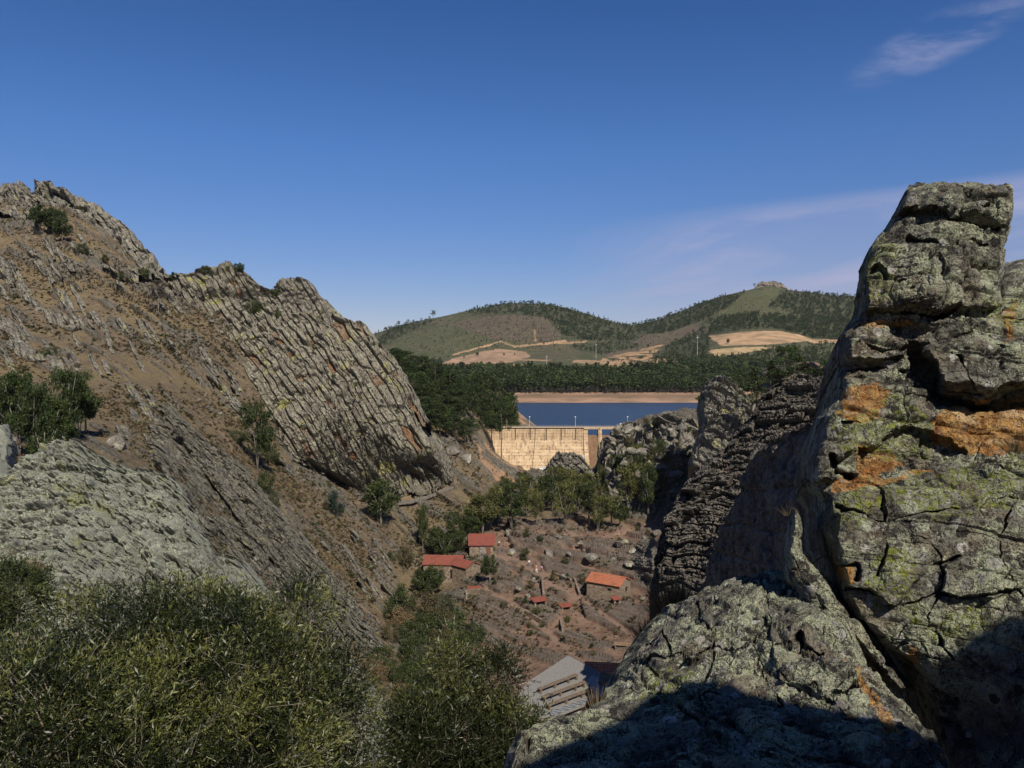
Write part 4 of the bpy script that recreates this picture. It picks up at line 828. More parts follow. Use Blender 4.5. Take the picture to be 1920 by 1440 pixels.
for i in near:
    e = tree('pine_tree', 'dark green pine at the front of the wood along the far lake shore', 'tree', tuple(pts[i]), float(hs[i]), 'farpine', int(i) % 5, MPINE, MBARK, 'pines along the far lake shore')
    e.data = None
f_ = merged('far_forest', FP, pts[rest], hs[rest], [MPINE, MPINE, MGREEN], 5, (1.0, 1.7)); tag(f_, 'dark pine forest covering the far shore and hills', 'forest', kind='stuff')
# bare grey bushes in a low belt above the beach
pts = []; hs = []
for _ in range(420):
    p = atF(rng.uniform(955, 1330), rng.uniform(733, 738), 862)
    if p is not None: pts.append(p); hs.append(rng.uniform(3, 8))
SH = [crown_data('farpine', 2100 + i) for i in range(3)]
MHAZEL = leaf_mat('bare_twigs', (.04, .034, .03), (.075, .065, .055), (.11, .095, .08))
tag(merged('shore_scrub', SH, pts, hs, [MHAZEL], 6, (1.2, 1.8)), 'leafless grey scrub along the far beach', 'scrub', kind='stuff')
# oaks and lone trees on the pale fields
for x, y, h, lb in [(895,668,9,'round dark oak alone in the left pale field'), (945,667,6,'small dark oak in the middle of the left pale field'), (965,666,5,'thin dark tree at the right of the left field'), (1364,645,11,'single tree standing in the right pale field'), (1435,652,6,'small tree at the edge of the right pale field'),
                    (870,672,5,'low bush at the upper edge of the left field'), (924,657,4,'tiny bush on the top edge of the left field'), (1185,655,8,'dark tree on the orange slope left of the pine block'), (1216,652,9,'bushy tree on the orange slope'), (825,676,7,'dark tree at the left tip of the field'), (840,671,5,'round bush by the left field edge')]:
    p = atF(x, y); tree('oak_tree', lb, 'tree', tuple(p), h, 'broad', 1, MGREEN, MBARK, wide=.95)
# skyline trees of the left far hill
for i, x in enumerate([722, 732, 742, 748, 760, 766, 775, 790, 806, 812]):
    y = float(np.interp(x, CF, sky_y)) + 4; p = atF(x, y); tree('pine_tree', 'dark pine standing alone on the left skyline of the far hill', 'tree', tuple(p), RND.uniform(12, 24) if x != 812 else 30, 'umbrella', i % 3, MPINE, MBARK, 'lone pines on the far left skyline')
tree('pine_tree', 'tiny pine left of the summit tor', 'tree', tuple(atF(1414, 541)), 16, 'umbrella', 1, MPINE, MBARK)
# pylons and poles
for x, y, h, lb in [(1118,672,30,'thin lattice pole between the two pale fields'), (1307,665,36,'tall thin power pole by the pine block'), (1024,690,22,'small power pole above the shore wood')]:
    p = Vector(map(float, atF(x, y))); e = empty('power_pole', p); tag(e, lb, 'power pole'); b = MB(); b.tube([(0, 0, -1), (0, 0, h)], [.45, .25], 6); b.build('pole', simple('pole_%d' % x, (.4, .37, .33), (.55, .52, .47), 1), e)
    b = MB(); b.box(-2.5, 2.5, -.2, .2, h*.88, h*.9); b.build('crossarm', bpy.data.materials['pole_%d' % x], e)
# small orange-roofed farm below the left field
MTILE = None
def tile_mat(name, a, b_, c_):
    m = MT(name); g = m.map((1, 1, 1)); wv = m.node('ShaderNodeTexWave', {'Vector': g, 'Scale': 1.6, 'Distortion': .6, 'Detail': 1.0}, bands_direction='X').outputs['Fac']
    n = m.noise(3.5, 5, .7); n2 = m.noise(.7, 3, .6); col = m.mix(m.ss(n, .3, .7), a, b_); col = m.mix(m.ss(n2, .5, .75, 0, .8), col, c_); col = m.mix(m.ss(m.noise(9, 3, .8), .66, .72), col, (.55, .42, .32))
    row = m.node('ShaderNodeTexWave', {'Vector': g, 'Scale': .8, 'Distortion': .5}, bands_direction='Y').outputs['Fac']; col = m.mix(m.ss(row, .0, .35, .7, 0), col, (.10, .035, .02))
    return m.done(col, .85, m.math('ADD', wv, m.mul(row, .4)), .9, .09)
MT1 = tile_mat('orange_tiles', (.40, .12, .06), (.56, .22, .12), (.26, .10, .06)); MT2 = tile_mat('red_tiles', (.25, .07, .05), (.34, .11, .08), (.17, .06, .045))
def stone_mat(name, c1, c2, sc_=2.6):
    m = MT(name); v = m.voro(sc_, 'DISTANCE_TO_EDGE', vec=m.map((1, 1, 1.7))); vc = m.voro(sc_, vec=m.map((1, 1, 1.7)), out=1); n = m.noise(5, 5, .7)
    col = m.mix(m.node('ShaderNodeSeparateColor', {0: vc}).outputs[0], c1, c2); col = m.mix(m.ss(n, .4, .8, 0, .5), col, (.16, .09, .05)); col = m.mix(m.ss(v, .0, .05, .8, 0), col, (.045, .035, .03))
    return m.done(col, .95, m.math('ADD', m.ss(v, 0, .12), n), .9, .08)
MST = stone_mat('stone_wall', (.16, .12, .09), (.36, .29, .22)); MST2 = stone_mat('grey_stone_wall', (.20, .18, .16), (.40, .37, .33))
MDARK = simple('dark_opening', (.012, .01, .008), (.02, .017, .015)); MWOOD = simple('weathered_wood', (.17, .11, .06), (.34, .24, .14), 5); MWOOD2 = simple('grey_timber', (.10, .075, .055), (.20, .155, .115), 5); MDWOOD = simple('dark_wood_door', (.12, .05, .03), (.20, .09, .05), 5)
def gable(b, L, W, h, pitch, ov=.3, th=.14, roof=True):
    """roof prism of gable house: ridge along x"""
    r = W/2*math.tan(pitch)
    for s in (-1, 1):
        y0, z0, y1, z1 = s*(W/2+ov), h - ov*math.tan(pitch), 0, h + r
        n = Vector((0, s*math.sin(pitch), math.cos(pitch)))*th
        V = [(-L/2-ov, y0, z0), (L/2+ov, y0, z0), (L/2+ov, y1, z1), (-L/2-ov, y1, z1)]; V2 = [(x, y+n.y, z+n.z) for x, y, z in V]
        b.add(V + V2, [(0, 1, 2, 3), (4, 5, 6, 7), (0, 1, 5, 4), (1, 2, 6, 5), (2, 3, 7, 6), (3, 0, 4, 7)])
def walls(b, L, W, h, pitch, x=0, y=0, base=-3):
    r = W/2*math.tan(pitch); b.prism([(y-W/2, base), (y+W/2, base), (y+W/2, h), (y, h+r), (y-W/2, h)], 0, x-L/2, x+L/2)
fe = empty('farm_house', Vector(map(float, atF(957, 690)))); tag(fe, 'tiny farmhouse with orange roof below the left pale field', 'house')
b = MB(); walls(b, 17, 8, 3, R(22)); b.build('wall', MST2, fe); b = MB(); gable(b, 17, 8, 3, R(22), .4, .3); b.build('roof', MT2, fe)

# ---------------------------------------------------------------- dam
m = MT('dam_concrete'); n = m.noise(.35, 5, .7); n2 = m.noise(3, 5, .7)
lx = m.node('ShaderNodeTexBrick', {'Vector': m.map((1, 1, 1), (R(90), 0, 0)), 'Color1': (1,1,1,1), 'Color2': (.9,.9,.9,1), 'Mortar': (.12,.10,.08,1), 'Scale': 1.0, 'Mortar Size': .09, 'Brick Width': 9.0, 'Row Height': 1.55, 'Bias': 0}, offset=0).outputs['Color']
col = m.mix(m.ss(n, .3, .7), (.40, .28, .17), (.58, .44, .29)); col = m.mix(m.ss(m.noise(.5, 6, .8, vec=m.map((.5, 1, 2.2))), .54, .66, 0, .7), col, (.17, .11, .07)); col = m.mix(m.ss(m.noise(.6, 4, .7, vec=m.map((1.6, 1, .12))), .52, .62, 0, .6), col, (.14, .10, .075))
col = m.mix(m.ss(n2, .62, .7, 0, .5), col, (.75, .70, .62)); col = m.mix(m.ss(m.noise(.7, 3, .6), .42, .58), col, m.mix(1.0, col, lx, 'MULTIPLY'))
MDAM = m.done(col, .9, n2, .5, .15)
m = MT('chute_concrete'); n = m.noise(.6, 5, .7, vec=m.map((1, 1, .15))); MCHUTE = m.done(m.mix(m.ss(n, .3, .7), (.13, .075, .045), (.21, .13, .08)), .9, n, .4, .1)
DZ = -(802-HY)/F*400
dm = empty('dam', (0, 400, DZ)); tag(dm, 'tan concrete dam with stained stepped face and a two bay spillway', 'dam')
bm_ = MB(); face = [(0, 0), (-.3, -6), (-3.2, -11), (-8.5, -19), (-14, -25), (-14, -30), (8, -30), (6, 0)]
xsx = list(np.linspace(-32, 37.0, 24))
bm_.prism([(a, b) for a, b in face], 0, -32, 37.0); bm_.build('face', MDAM, dm)
for x in (-22, -14.5, -6.2, 1.8, 9.5, 17.8, 25.5, 33):       # drain slots hanging from the crest
    bb = MB(); bb.box(x-.22, x+.22, -.42, -.3, -6.3, -.6); bb.build('slot', simple('slot_%d' % int(x), (.06,.045,.035), (.12,.09,.06)), dm)
for x in (-14, 12.2):
    bb = MB(); bb.tube([(x, -.15, -.5), (x-.3, -.5, -6), (x-.9, -3.4, -11), (x-1.9, -8.7, -19), (x-2.8, -14.1, -25)], .16, 4); bb.build('joint', bpy.data.materials['slot_-22'], dm)
bb = MB(); bb.box(-34, 78, -.7, 3, 0, .35); bb.build('crest', simple('crest_concrete', (.40,.31,.22), (.52,.42,.31), .8), dm)
bb = MB(); bb.prism([(-.3, 0), (-1.2, -6), (-4.6, -11), (-10, -19), (-15.5, -27), (-15.5, -30), (6, -30), (6, 0)], 0, 37.0, 39.2); bb.build('spillway_wall', MDAM, dm)
bb = MB(); bb.prism([(-.5, -.2), (-1.4, -4), (-2.6, -9), (3, -5), (4, -.2)], 0, 44.6, 46.4); bb.build('pier', MDAM, dm)
bb = MB(); bb.prism([(-.3, -.2), (-1.2, -6), (-4.6, -11), (-10, -19), (-15.5, -27), (6, -27), (6, -.2)], 0, 53.5, 55.5); bb.build('spillway_wall', MDAM, dm)
bb = MB(); bb.prism([(1, -3.9), (-.5, -4.6), (-3.0, -10), (-8.5, -18.5), (-14, -25), (-14, -30), (6, -30), (5, -4.4)], 0, 39.2, 53.5); bb.build('chute', MCHUTE, dm)
bb = MB(); bb.box(37.2, 56, -.9, 2.4, -.75, -.02); bb.build('bridge_deck', MDAM, dm)
bb = MB(); 
for x in np.arange(-34, 78, 2.0): bb.box(x, x+.06, -.6, -.54, .35, 1.35)
for z in (.85, 1.3): bb.box(-34, 78, -.6, -.55, z, z+.05)
bb.build('railing', simple('railing_paint', (.35,.30,.25), (.45,.40,.33)), dm)
MWHITE = simple('white_paint', (.75,.75,.74), (.82,.82,.8)); MGALV = simple('galvanised', (.50,.52,.55), (.62,.64,.66), 5, .4)
for px_, lb in [(993, 'street lamp nearest the pine on the left half of the dam crest'), (1079, 'street lamp on the middle of the dam crest'), (1177, 'street lamp at the rocks beyond the spillway bridge')]:
    x = (px_-960)/F*401; e = empty('street_lamp', (x, 401, DZ+.35)); tag(e, lb, 'street lamp'); b = MB(); b.tube([(0, 0, 0), (0, 0, 4.9)], [.10, .07], 8); b.build('pole', MGALV, e)
    b = MB(); b.tube([(0, 0, 4.85), (0, 0, 5.05), (0, 0, 5.3), (0, 0, 5.45)], [.1, .38, .34, .12], 10); b.build('lamp_head', MWHITE, e, True)
def hut(name, lb, p, sx, sy, sz, mt, rf):
    e = empty(name, p); tag(e, lb, 'hut'); b = MB(); b.box(-sx/2, sx/2, -sy/2, sy/2, -1, sz); b.build('wall', mt, e); b = MB(); b.box(-sx/2-.15, sx/2+.15, -sy/2-.15, sy/2+.15, sz, sz+.2); b.build('roof', rf, e)
    b = MB(); b.box(-.4, .4, -sy/2-.03, -sy/2, 0, min(2, sz*.8)); b.build('door', MDARK, e)
hut('valve_hut', 'small white hut at the foot of the spillway wall', PV(1090, 864, 384), 2.6, 2, 2.4, MWHITE, MGALV)
hut('valve_hut', 'low white box at the bottom of the dam face', PV(1020, 884, 382), 4.5, 2, 2.0, MWHITE, MGALV)
hut('control_box', 'white control cabinet on the spillway bridge', (56.5*1.0, 400.8, DZ+.35), 1.0, .8, 1.7, MWHITE, MGALV)

# ---------------------------------------------------------------- village
def house(name, lb, p, rz, wings, mt, rf, door=None, win=(), cat='house'):
    e = empty(name, p, rz); tag(e, lb, cat)
    for (L, W, h, pi, x, y, a) in wings:
        b = MB(); walls(b, L, W, h, pi); w = b.build('wall', mt, e); w.location = (x, y, 0); w.rotation_euler = (0, 0, a)
        b = MB(); gable(b, L, W, h, pi); r_ = b.build('roof', rf, e); r_.location = (x, y, 0); r_.rotation_euler = (0, 0, a)
    for (x, y, w_, h_, a, z0) in win:
        b = MB(); b.box(-w_/2, w_/2, -.04, .04, z0, z0+h_); o = b.build('window' if z0 > .3 else 'doorway', MDARK, e); o.location = (x, y, 0); o.rotation_euler = (0, 0, a)
        b = MB(); b.box(-w_/2-.1, w_/2+.1, -.09, .09, z0+h_, z0+h_+.14); q = b.build('lintel', MWOOD, o)
    return e
p = at(1143, 1112, 100)
house('stone_house', 'stone house with a bright orange tile roof on the right of the village floor', (p.x, p.y, p.z), R(-33), [(7.6, 5.6, 2.7, R(24), 0, 0, 0)], MST, MT1, win=[(1.6, -2.82, .9, .5, 0, 1.5), (3.82, .6, .8, 1.0, R(90), .9)])
p = at(842, 1078, 150)
house('stone_house', 'large stone mill house with two joined red roofs beside the ravine', (p.x, p.y, p.z), R(8), [(9.0, 6.8, 3.0, R(22), -.8, 1.5, R(-12)), (6.6, 4.6, 3.1, R(24), 3.6, -2.2, R(-52))], MST, MT2, win=[(1.0, -2.3, 1.2, 2.0, R(38), 0.0), (5.7, -3.6, .7, .7, R(-20), 1.4)])
p = at(904, 1036, 180)
e = empty('stone_hut', (p.x, p.y+1.5, p.z-.3), R(3)); tag(e, 'stone hut with single pitch red roof and brown door, behind the mill house', 'hut')
b = MB(); b.prism([(-2.2, -2), (2.2, -2), (2.2, 4.0), (-2.2, 2.4)], 0, -3, 3); b.build('wall', MST, e)
b = MB(); b.prism([(-2.6, 2.27), (2.5, 4.12), (2.5, 4.3), (-2.6, 2.45)], 0, -3.35, 3.5); b.build('roof', MT2, e)
b = MB(); b.box(1.3, 2.3, -2.28, -2.2, 0, 1.95); b.build('door', MDWOOD, e)
b = MB(); b.box(-.3, 1.0, -2.26, -2.2, .0, 1.9); b.build('patched_panel', MST2, e)
def kiln(lb, px_, py_, w_, d_, h_, rz, mt):
    p = at(px_, py_, 100); e = empty('small_shelter', p, rz); tag(e, lb, 'shelter')
    b = MB(); b.box(-w_/2, w_/2, d_/2-.4, d_/2, -1, h_); b.box(-w_/2, -w_/2+.4, -d_/2, d_/2-.4, -1, h_*.8); b.box(w_/2-.4, w_/2, -d_/2, d_/2-.4, -1, h_*.8); b.build('wall', MST, e)
    b = MB(); b.prism([(-d_/2-.2, h_*.8-.1), (d_/2+.1, h_+.0), (d_/2+.1, h_+.12), (-d_/2-.2, h_*.8+.02)], 0, -w_/2-.2, w_/2+.2); b.build('roof', mt, e)
kiln('low stone shelter with orange tiles, left one of the pair on the slope', 1012, 1133, 2.9, 1.7, 1.2, R(25), MT2)
kiln('low stone shelter with broken orange tiles, right one of the pair on the slope', 1060, 1143, 2.3, 1.4, 1.1, R(22), MT2)
kiln('tiny tiled shelter at the corner below the orange roofed house', 1156, 1130, 1.5, 1.3, 1.1, R(20), MT2)
kiln('small tiled kiln roof on the wall below the mill house', 893, 1110, 2.8, 1.6, 1.0, R(8), MT2)
def rubble_wall(lb, pts, h, th, seed, mt=MST, step=.35):
    """dry stone wall following the ground through pixel points"""
    W = [at(a, b_, 100) for a, b_ in pts]; V = []; r = random.Random(seed); b = MB()
    for A, B in zip(W[:-1], W[1:]):
        L = (B-A).length; n = max(2, int(L/step)); d = (B-A).normalized(); sd = Vector((-d.y, d.x, 0))
        for i in range(n):
            for z in np.arange(-.3, h, .28):
                c = A + d*(L*(i+.5*((z*10) % 2 > 1))/n) ; s_ = .5*L/n*r.uniform(.85, 1.15); k = r.uniform(.8, 1.1)*th/2; u = d*s_; v = sd*k; zz = Vector((0, 0, z + r.uniform(-.04, .04))); t = Vector((0, 0, .26))
                P0 = [c-u-v+zz, c+u-v+zz, c+u+v+zz, c-u+v+zz]; b.add(P0 + [q*1 + t + Vector((r.uniform(-.03,.03), r.uniform(-.03,.03), 0)) for q in P0], [(0,3,2,1), (4,5,6,7), (0,1,5,4), (1,2,6,5), (2,3,7,6), (3,0,4,7)])
    o = b.build('dry_stone_wall', mt); tag(o, lb, 'wall')
rubble_wall('low stone wall beside the path in the middle of the village floor', [(955,1140),(985,1150),(1015,1168)], .8, .5, 1)
rubble_wall('square dry stone enclosure wall below the kiln roof', [(876,1130),(878,1115),(905,1112),(925,1118)], 1.1, .5, 2)
rubble_wall('short wall running down from the people on the path', [(1016,1090),(1022,1120)], .7, .45, 3)
rubble_wall('narrow wall between the path and the orange roofed house', [(1078,1090),(1086,1118)], .7, .45, 4)
rubble_wall('curved terrace wall above the little shelters', [(1040,1078),(1065,1086),(1072,1090)], .5, .45, 5)
rubble_wall('stone retaining wall along the left hill path', [(745,945),(790,938),(850,915)], .5, .5, 6, MST2)
rubble_wall('stone stairs wall left of the platform roof', [(1050,1165),(1058,1185)], .5, .5, 7)
def bench(lb, p, L, rz, s=1):
    e = empty('bench', p, rz); tag(e, lb, 'bench')
    for z in (.42,): 
        b = MB(); b.box(-L/2, L/2, -.22, .22, z, z+.07); b.build('seat', MWOOD, e)
    for x in (-L*.4, L*.4):
        b = MB(); b.box(x-.05, x+.05, -.18, .18, -.2, .42); b.build('leg', MWOOD, e)
    b = MB(); b.box(-L/2, L/2, .2, .26, .62, .8); b.box(-L*.4-.04, -L*.4+.04, .19, .25, .4, .7); b.box(L*.4-.04, L*.4+.04, .19, .25, .4, .7); b.build('backrest', MWOOD, e)
bench('wooden bench at the right edge of the slope above the platform roof', at(1168, 1214, 100), 3.2, R(-12))
# platform building with gravel roof, timber rows and sheet metal, D about 62 m
PD = 62; m_ = simple('gravel_roof', (.15,.145,.14), (.27,.26,.25), 12, detail=8)
A_ = PV(1065, 1230, 66.5); zt = float(A_[2])
def onz(px_, py_, z=zt):
    u = (px_-960)/F; v = -(py_-720)/F; dy = CA+v*SA; dz = -SA+v*CA; t = z/dz; return Vector((u*t, dy*t, z))
e = empty('platform_building', (0, 0, 0)); 
def slab(name, pp, z0, z1, mt, dz=0):
    b = MB(); V = [onz(*q) for q in pp]; n = len(V); b.add([(v.x, v.y, z0) for v in V] + [(v.x, v.y, z1) for v in V], [list(range(n))[::-1], list(range(n, 2*n))] + [(i, (i+1) % n, n+(i+1) % n, n+i) for i in range(n)]); return b.build(name, mt, e)
OUT = [(1065,1229),(1110,1252),(1162,1290),(1100,1318),(1030,1345),(975,1348),(952,1326),(990,1278)]
tag(e, 'grey gravel roofed building with timber seating rows, between near bush and rock shelf', 'building')
slab('wall', [(1063,1235),(1155,1290),(1098,1313),(1030,1338),(965,1322),(978,1290)], zt-9, zt-.25, MST2); slab('roof', OUT, zt-.22, zt, m_)
MSHEET = MT('corrugated_sheet'); wv = MSHEET.node('ShaderNodeTexWave', {'Vector': MSHEET.map((1, 1, 1), (0, 0, R(68))), 'Scale': 1.4}, bands_direction='X').outputs['Fac']; MSHEET = MSHEET.done(MSHEET.mix(wv, (.10, .115, .135), (.25, .27, .30)), .45, wv, .9, .1, .5)
slab('metal_sheet', [(1098,1277),(1112,1268),(1162,1290),(1119,1307)], zt+.01, zt+.10, MSHEET); slab('edge_sheet', [(1030,1338),(1119,1304),(1162,1290),(1160,1294),(1034,1344)], zt+.012, zt+.11, MSHEET)
for k, (a, b_) in enumerate([((1010,1301),(1082,1273)), ((1017,1317),(1097,1287)), ((1026,1332),(1110,1300))]):
    P0, P1 = onz(*a), onz(*b_); c = (P0+P1)/2; L = (P1-P0).length; g = empty('timber_bench', (c.x, c.y, zt)); g.rotation_euler = (0, 0, math.atan2(P1.y-P0.y, P1.x-P0.x)); tag(g, ['back', 'middle', 'front'][k] + ' row of long timber seating on the gravel roof', 'bench')
    b = MB(); b.box(-L/2, L/2, -.17, .17, .34, .41); b.build('seat', MWOOD2, g)
    for x in (-L*.46, -L*.1, L*.25, L*.46): b = MB(); b.box(x-.07, x+.07, -.15, .25, 0, .34); b.build('leg', MWOOD2, g)
o = slab('patch', [(1128,1262),(1150,1275),(1140,1292),(1122,1284)], zt+.105, zt+.25, simple('rust_patch', (.14,.09,.06), (.24,.16,.11)))
# small red roof behind the platform
p = PV(1150, 1268, 84); house('stone_house', 'red tiled house roof poking out behind the gravel roofed building', (float(p[0])+.5, float(p[1])+1.5, float(p[2])-3.0), R(-8), [(6.4, 5.2, 2.6, R(24), 0, 0, 0)], MST2, MT1)

# ---------------------------------------------------------------- people
def skin_mesh(name, verts, edges, radii, mt, parent):
    me = bpy.data.meshes.new(name); me.from_pydata(verts, edges, []); me.materials.append(mt); o = obj(name, me, parent)
    md = o.modifiers.new('skin', 'SKIN'); sv = me.skin_vertices
    if not sv:
        bm = bmesh.new(); bm.from_mesh(me); bm.verts.layers.skin.verify(); bm.to_mesh(me); bm.free()
    for v, r_ in zip(me.skin_vertices[0].data, radii): v.radius = (r_, r_)
    me.skin_vertices[0].data[0].use_root = True
    ss_ = o.modifiers.new('smooth', 'SUBSURF'); ss_.levels = ss_.render_levels = 1; return o
def flat(name, c): return simple('cloth_' + name, tuple(x*.8 for x in c), c, 8)
MSKIN = simple('skin', (.42,.25,.17), (.50,.31,.22)); 
def person(lb, p, rz, top, bottom, hat=None, stride=.25, h=1.7):
    e = empty('person', p, rz, h/1.7); tag(e, lb, 'person'); s = stride
    J = [(0,0,.92),(0,0,1.15),(0,0,1.38),(0,0,1.50),(0,.01,1.62),(.19,0,1.38),(.25,.05,1.12),(.22,-.10,.90),(-.19,0,1.38),(-.25,-.04,1.12),(-.22,.10,.90),(.09,0,.88),(.10,-s*.6,.48),(.10,-s,.08),(.10,-s-.12,.04),(-.09,0,.88),(-.10,s*.4,.48),(-.10,s,.10),(-.10,s-.12,.04)]
    E = [(0,1),(1,2),(2,3),(3,4),(2,5),(5,6),(6,7),(2,8),(8,9),(9,10),(0,11),(11,12),(12,13),(13,14),(0,15),(15,16),(16,17),(17,18)]
    Rr = [.13,.12,.13,.05,.095,.06,.045,.035,.06,.045,.035,.085,.06,.045,.04,.085,.06,.045,.04]; skin_mesh('body', J, E, Rr, MSKIN, e)
    q = lambda idx: [J[i] for i in idx]
    skin_mesh('shirt', q([1,0,2,5,6,8,9]), [(0,1),(0,2),(2,3),(3,4),(2,5),(5,6)], [.14,.145,.15,.075,.06,.075,.06], top, e)
    skin_mesh('trousers', q([0,11,12,13,15,16,17]), [(0,1),(1,2),(2,3),(0,4),(4,5),(5,6)], [.145,.10,.075,.06,.10,.075,.06], bottom, e)
    b = MB(); b.tube([(0,.02,1.60),(0,.02,1.66),(0,.02,1.72)], [.11,.11,.05], 8); b.build('hat' if hat else 'hair', hat or simple('hair', (.03,.02,.015), (.06,.04,.03)), e, True)
FR_, FP_, FW_, FB_, FD_ = flat('red', (.50,.06,.05)), flat('lilac', (.42,.35,.62)), flat('white', (.78,.78,.76)), flat('blue', (.10,.13,.22)), flat('dark', (.05,.05,.06))
person('person in a red top and white hat walking on the village path', at(1004, 1074, 150), R(20), FR_, FW_, FW_)
person('person in a lilac shirt and dark trousers standing on the village path', at(1015, 1073, 150), R(-30), FP_, FD_)
person('person in a red shirt on the path above the outcrop', at(988, 1040, 150), R(100), FR_, FD_)
person('person in pale clothes a little behind the walker in red', at(992, 1062, 150), R(10), FW_, FB_)
person('person in white beside the hut with the single pitch roof', at(935, 1025, 180), R(60), FW_, FD_)
person('person in dark clothes near the hut, right of the one in white', at(945, 1031, 180), R(-60), FD_, FB_)
person('person in white on the stairs among the ravine trees at left', at(786, 1004, 170), R(0), FW_, FB_)
person('person in white on the dam crest beyond the spillway bridge', (54.6, 400.9, DZ+.35), R(90), FW_, FD_)
person('person on the hill path right of the great cliff', at(893, 893, 200), R(180), FD_, FB_)

# ---------------------------------------------------------------- trees in the gorge
def T(name, lb, cat, px_, py_, hpx, kind, seed=0, lm=None, bk=None, group=None, wide=1, dmin=60, D=None):
    p = at(px_, py_, dmin) if D is None else Vector(map(float, PV(px_, py_, D))); h = hpx*p.y/F; return tree(name, lb, cat, (p.x, p.y, p.z-.1), h, kind, seed, lm, bk, group, wide)
# wood on the near left shore
WOOD = [(752,715),(790,690),(840,705),(900,712),(950,745),(968,790),(945,830),(900,842),(855,840),(830,820),(800,770),(770,740)]
rr = random.Random(8); n = 0
while n < 115:
    x, D = rr.uniform(735, 968), rr.uniform(300, 450); p = atD(x, D)
    if p.y < 290 or p.z < -34.5: continue
    a, b_ = PROJ(np.array([tuple(p)]));
    if b_[0] > 848 or (x > 905 and D < 400) or (x > 950 and b_[0] > 795): continue
    n += 1; k = rr.random(); h = rr.uniform(9, 15) * (1.0 if x < 900 else .85); 
    g = rr.random() < .3
    tree('pine_tree', 'dark pine in the wood between the great cliff and the lake', 'tree', tuple(p), h, 'pine' if k < .45 else 'umbrella', rr.randrange(3), MPINE, MBARK, 'pines in the wood between cliff and lake', rr.uniform(1.3, 1.9))
T('pine_tree', 'single pine with a bare trunk standing against the dam face', 'tree', 940, 862, 112, 'umbrella', 4, MPINE, MBARK, wide=.62, D=372)
T('pine_tree', 'short pine beside the left end of the dam', 'tree', 922, 832, 60, 'umbrella', 1, MPINE, MBARK, D=385)
T('pine_tree', 'bright green pine at the right edge of the wood above the dam', 'tree', 950, 812, 80, 'broad', 2, MPINE, MBARK, D=405, wide=.8)
for i, (x, D_, h) in enumerate([(905,405,16),(915,415,17),(925,420,17),(935,425,16),(945,430,16),(955,432,15),(963,436,13),(910,440,18),(930,450,17),(950,455,15),(900,425,18),(960,418,14),(942,412,15),(922,402,15),(888,410,18)]):
    p = atD(x, D_); tree('pine_tree', 'dark pine in the wood between the great cliff and the lake', 'tree', tuple(p), h, ['pine', 'broad'][i % 2], i % 3, MPINE, MBARK, 'pines in the wood between cliff and lake', 1.1)
# left grove of eucalyptus
for x, y, hp, k, w_ in [(35,855,165,'euca',.75), (65,862,150,'euca',.7), (10,850,150,'euca',.8), (95,850,120,'broad',.8), (120,830,140,'euca',.8), (150,820,125,'euca',.8), (165,812,95,'broad',.8), (85,865,90,'shrub',.8), (110,852,85,'broad',1), (60,830,120,'broad',.7), (-20,845,140,'euca',.8)]:
    T('eucalyptus_tree', 'dark eucalyptus crowded in the grove on the left hillside', 'tree', x, y, hp, k, (x+30) % 4, MPINE, MBARKP, 'eucalyptus grove on the left hillside', w_)
T('eucalyptus_tree', 'lone eucalyptus with a pale forked trunk below the great cliff', 'tree', 484, 882, 135, 'euca', 7, MGREEN, MBARKP, wide=.85)
T('evergreen_bush', 'dark bush just right of the lone eucalyptus trunk', 'bush', 508, 868, 40, 'shrub', 1, MGREEN)
T('evergreen_bush', 'dark bush just left of the lone eucalyptus trunk', 'bush', 447, 832, 30, 'shrub', 2, MGREEN)
T('evergreen_bush', 'olive bush below the lone eucalyptus', 'bush', 502, 925, 52, 'shrub', 3, MGREEN, wide=.7)
T('evergreen_bush', 'narrow dark bush squeezed behind the slab rib', 'bush', 516, 950, 40, 'shrub', 0, MGREY, wide=.6)
T('round_tree', 'broad round dark green tree beside the hill path', 'tree', 712, 984, 92, 'broad', 1, MGREEN, MBARKP, wide=1.05)
T('evergreen_bush', 'bluish dark bush left of the round tree', 'bush', 627, 966, 52, 'shrub', 1, leaf_mat('foliage_blue', (.008,.02,.015), (.018,.04,.028), (.03,.06,.04)), wide=.75)
for x, y, hp, k, lm, lb in [(95,470,0,'', None, '')]: pass
T('pine_tree', 'dark pine below the summit crag, leftmost of three', 'tree', 80, 432, 52, 'broad', 0, MPINE); T('pine_tree', 'dark pine below the summit crag, middle one of three', 'tree', 100, 442, 55, 'broad', 1, MPINE); T('pine_tree', 'dark pine below the summit crag, right one of three', 'tree', 118, 452, 48, 'broad', 2, MPINE)
T('scrub_bush', 'green bush under the summit crag', 'bush', 158, 476, 26, 'shrub', 0, MGREEN); T('scrub_bush', 'small green bush further right under the summit crag', 'bush', 200, 492, 18, 'shrub', 1, MGREEN); T('scrub_bush', 'small green bush on the slope below the skyline notch', 'bush', 228, 524, 18, 'shrub', 2, MGREEN)
T('round_tree', 'rounded green tree left of the dead pine', 'tree', 273, 530, 30, 'broad', 2, MGREEN); T('dead_pine', 'dark half dead pine with bare trunk at the left end of the cliff', 'tree', 300, 592, 68, 'umbrella', 2, leaf_mat('dead_pine', (.03,.025,.02), (.06,.05,.04), (.09,.075,.06)), MBARKP, wide=.8)
T('round_tree', 'small tree in the skyline notch', 'tree', 330, 530, 22, 'broad', 0, MGREEN)
T('round_tree', 'rounded bushy tree on the cliff skyline', 'tree', 385, 528, 32, 'broad', 1, MGREEN, D=257); T('scrub_bush', 'low bush on the cliff skyline beside the little pine', 'bush', 427, 508, 12, 'shrub', 1, MGREY, D=257)
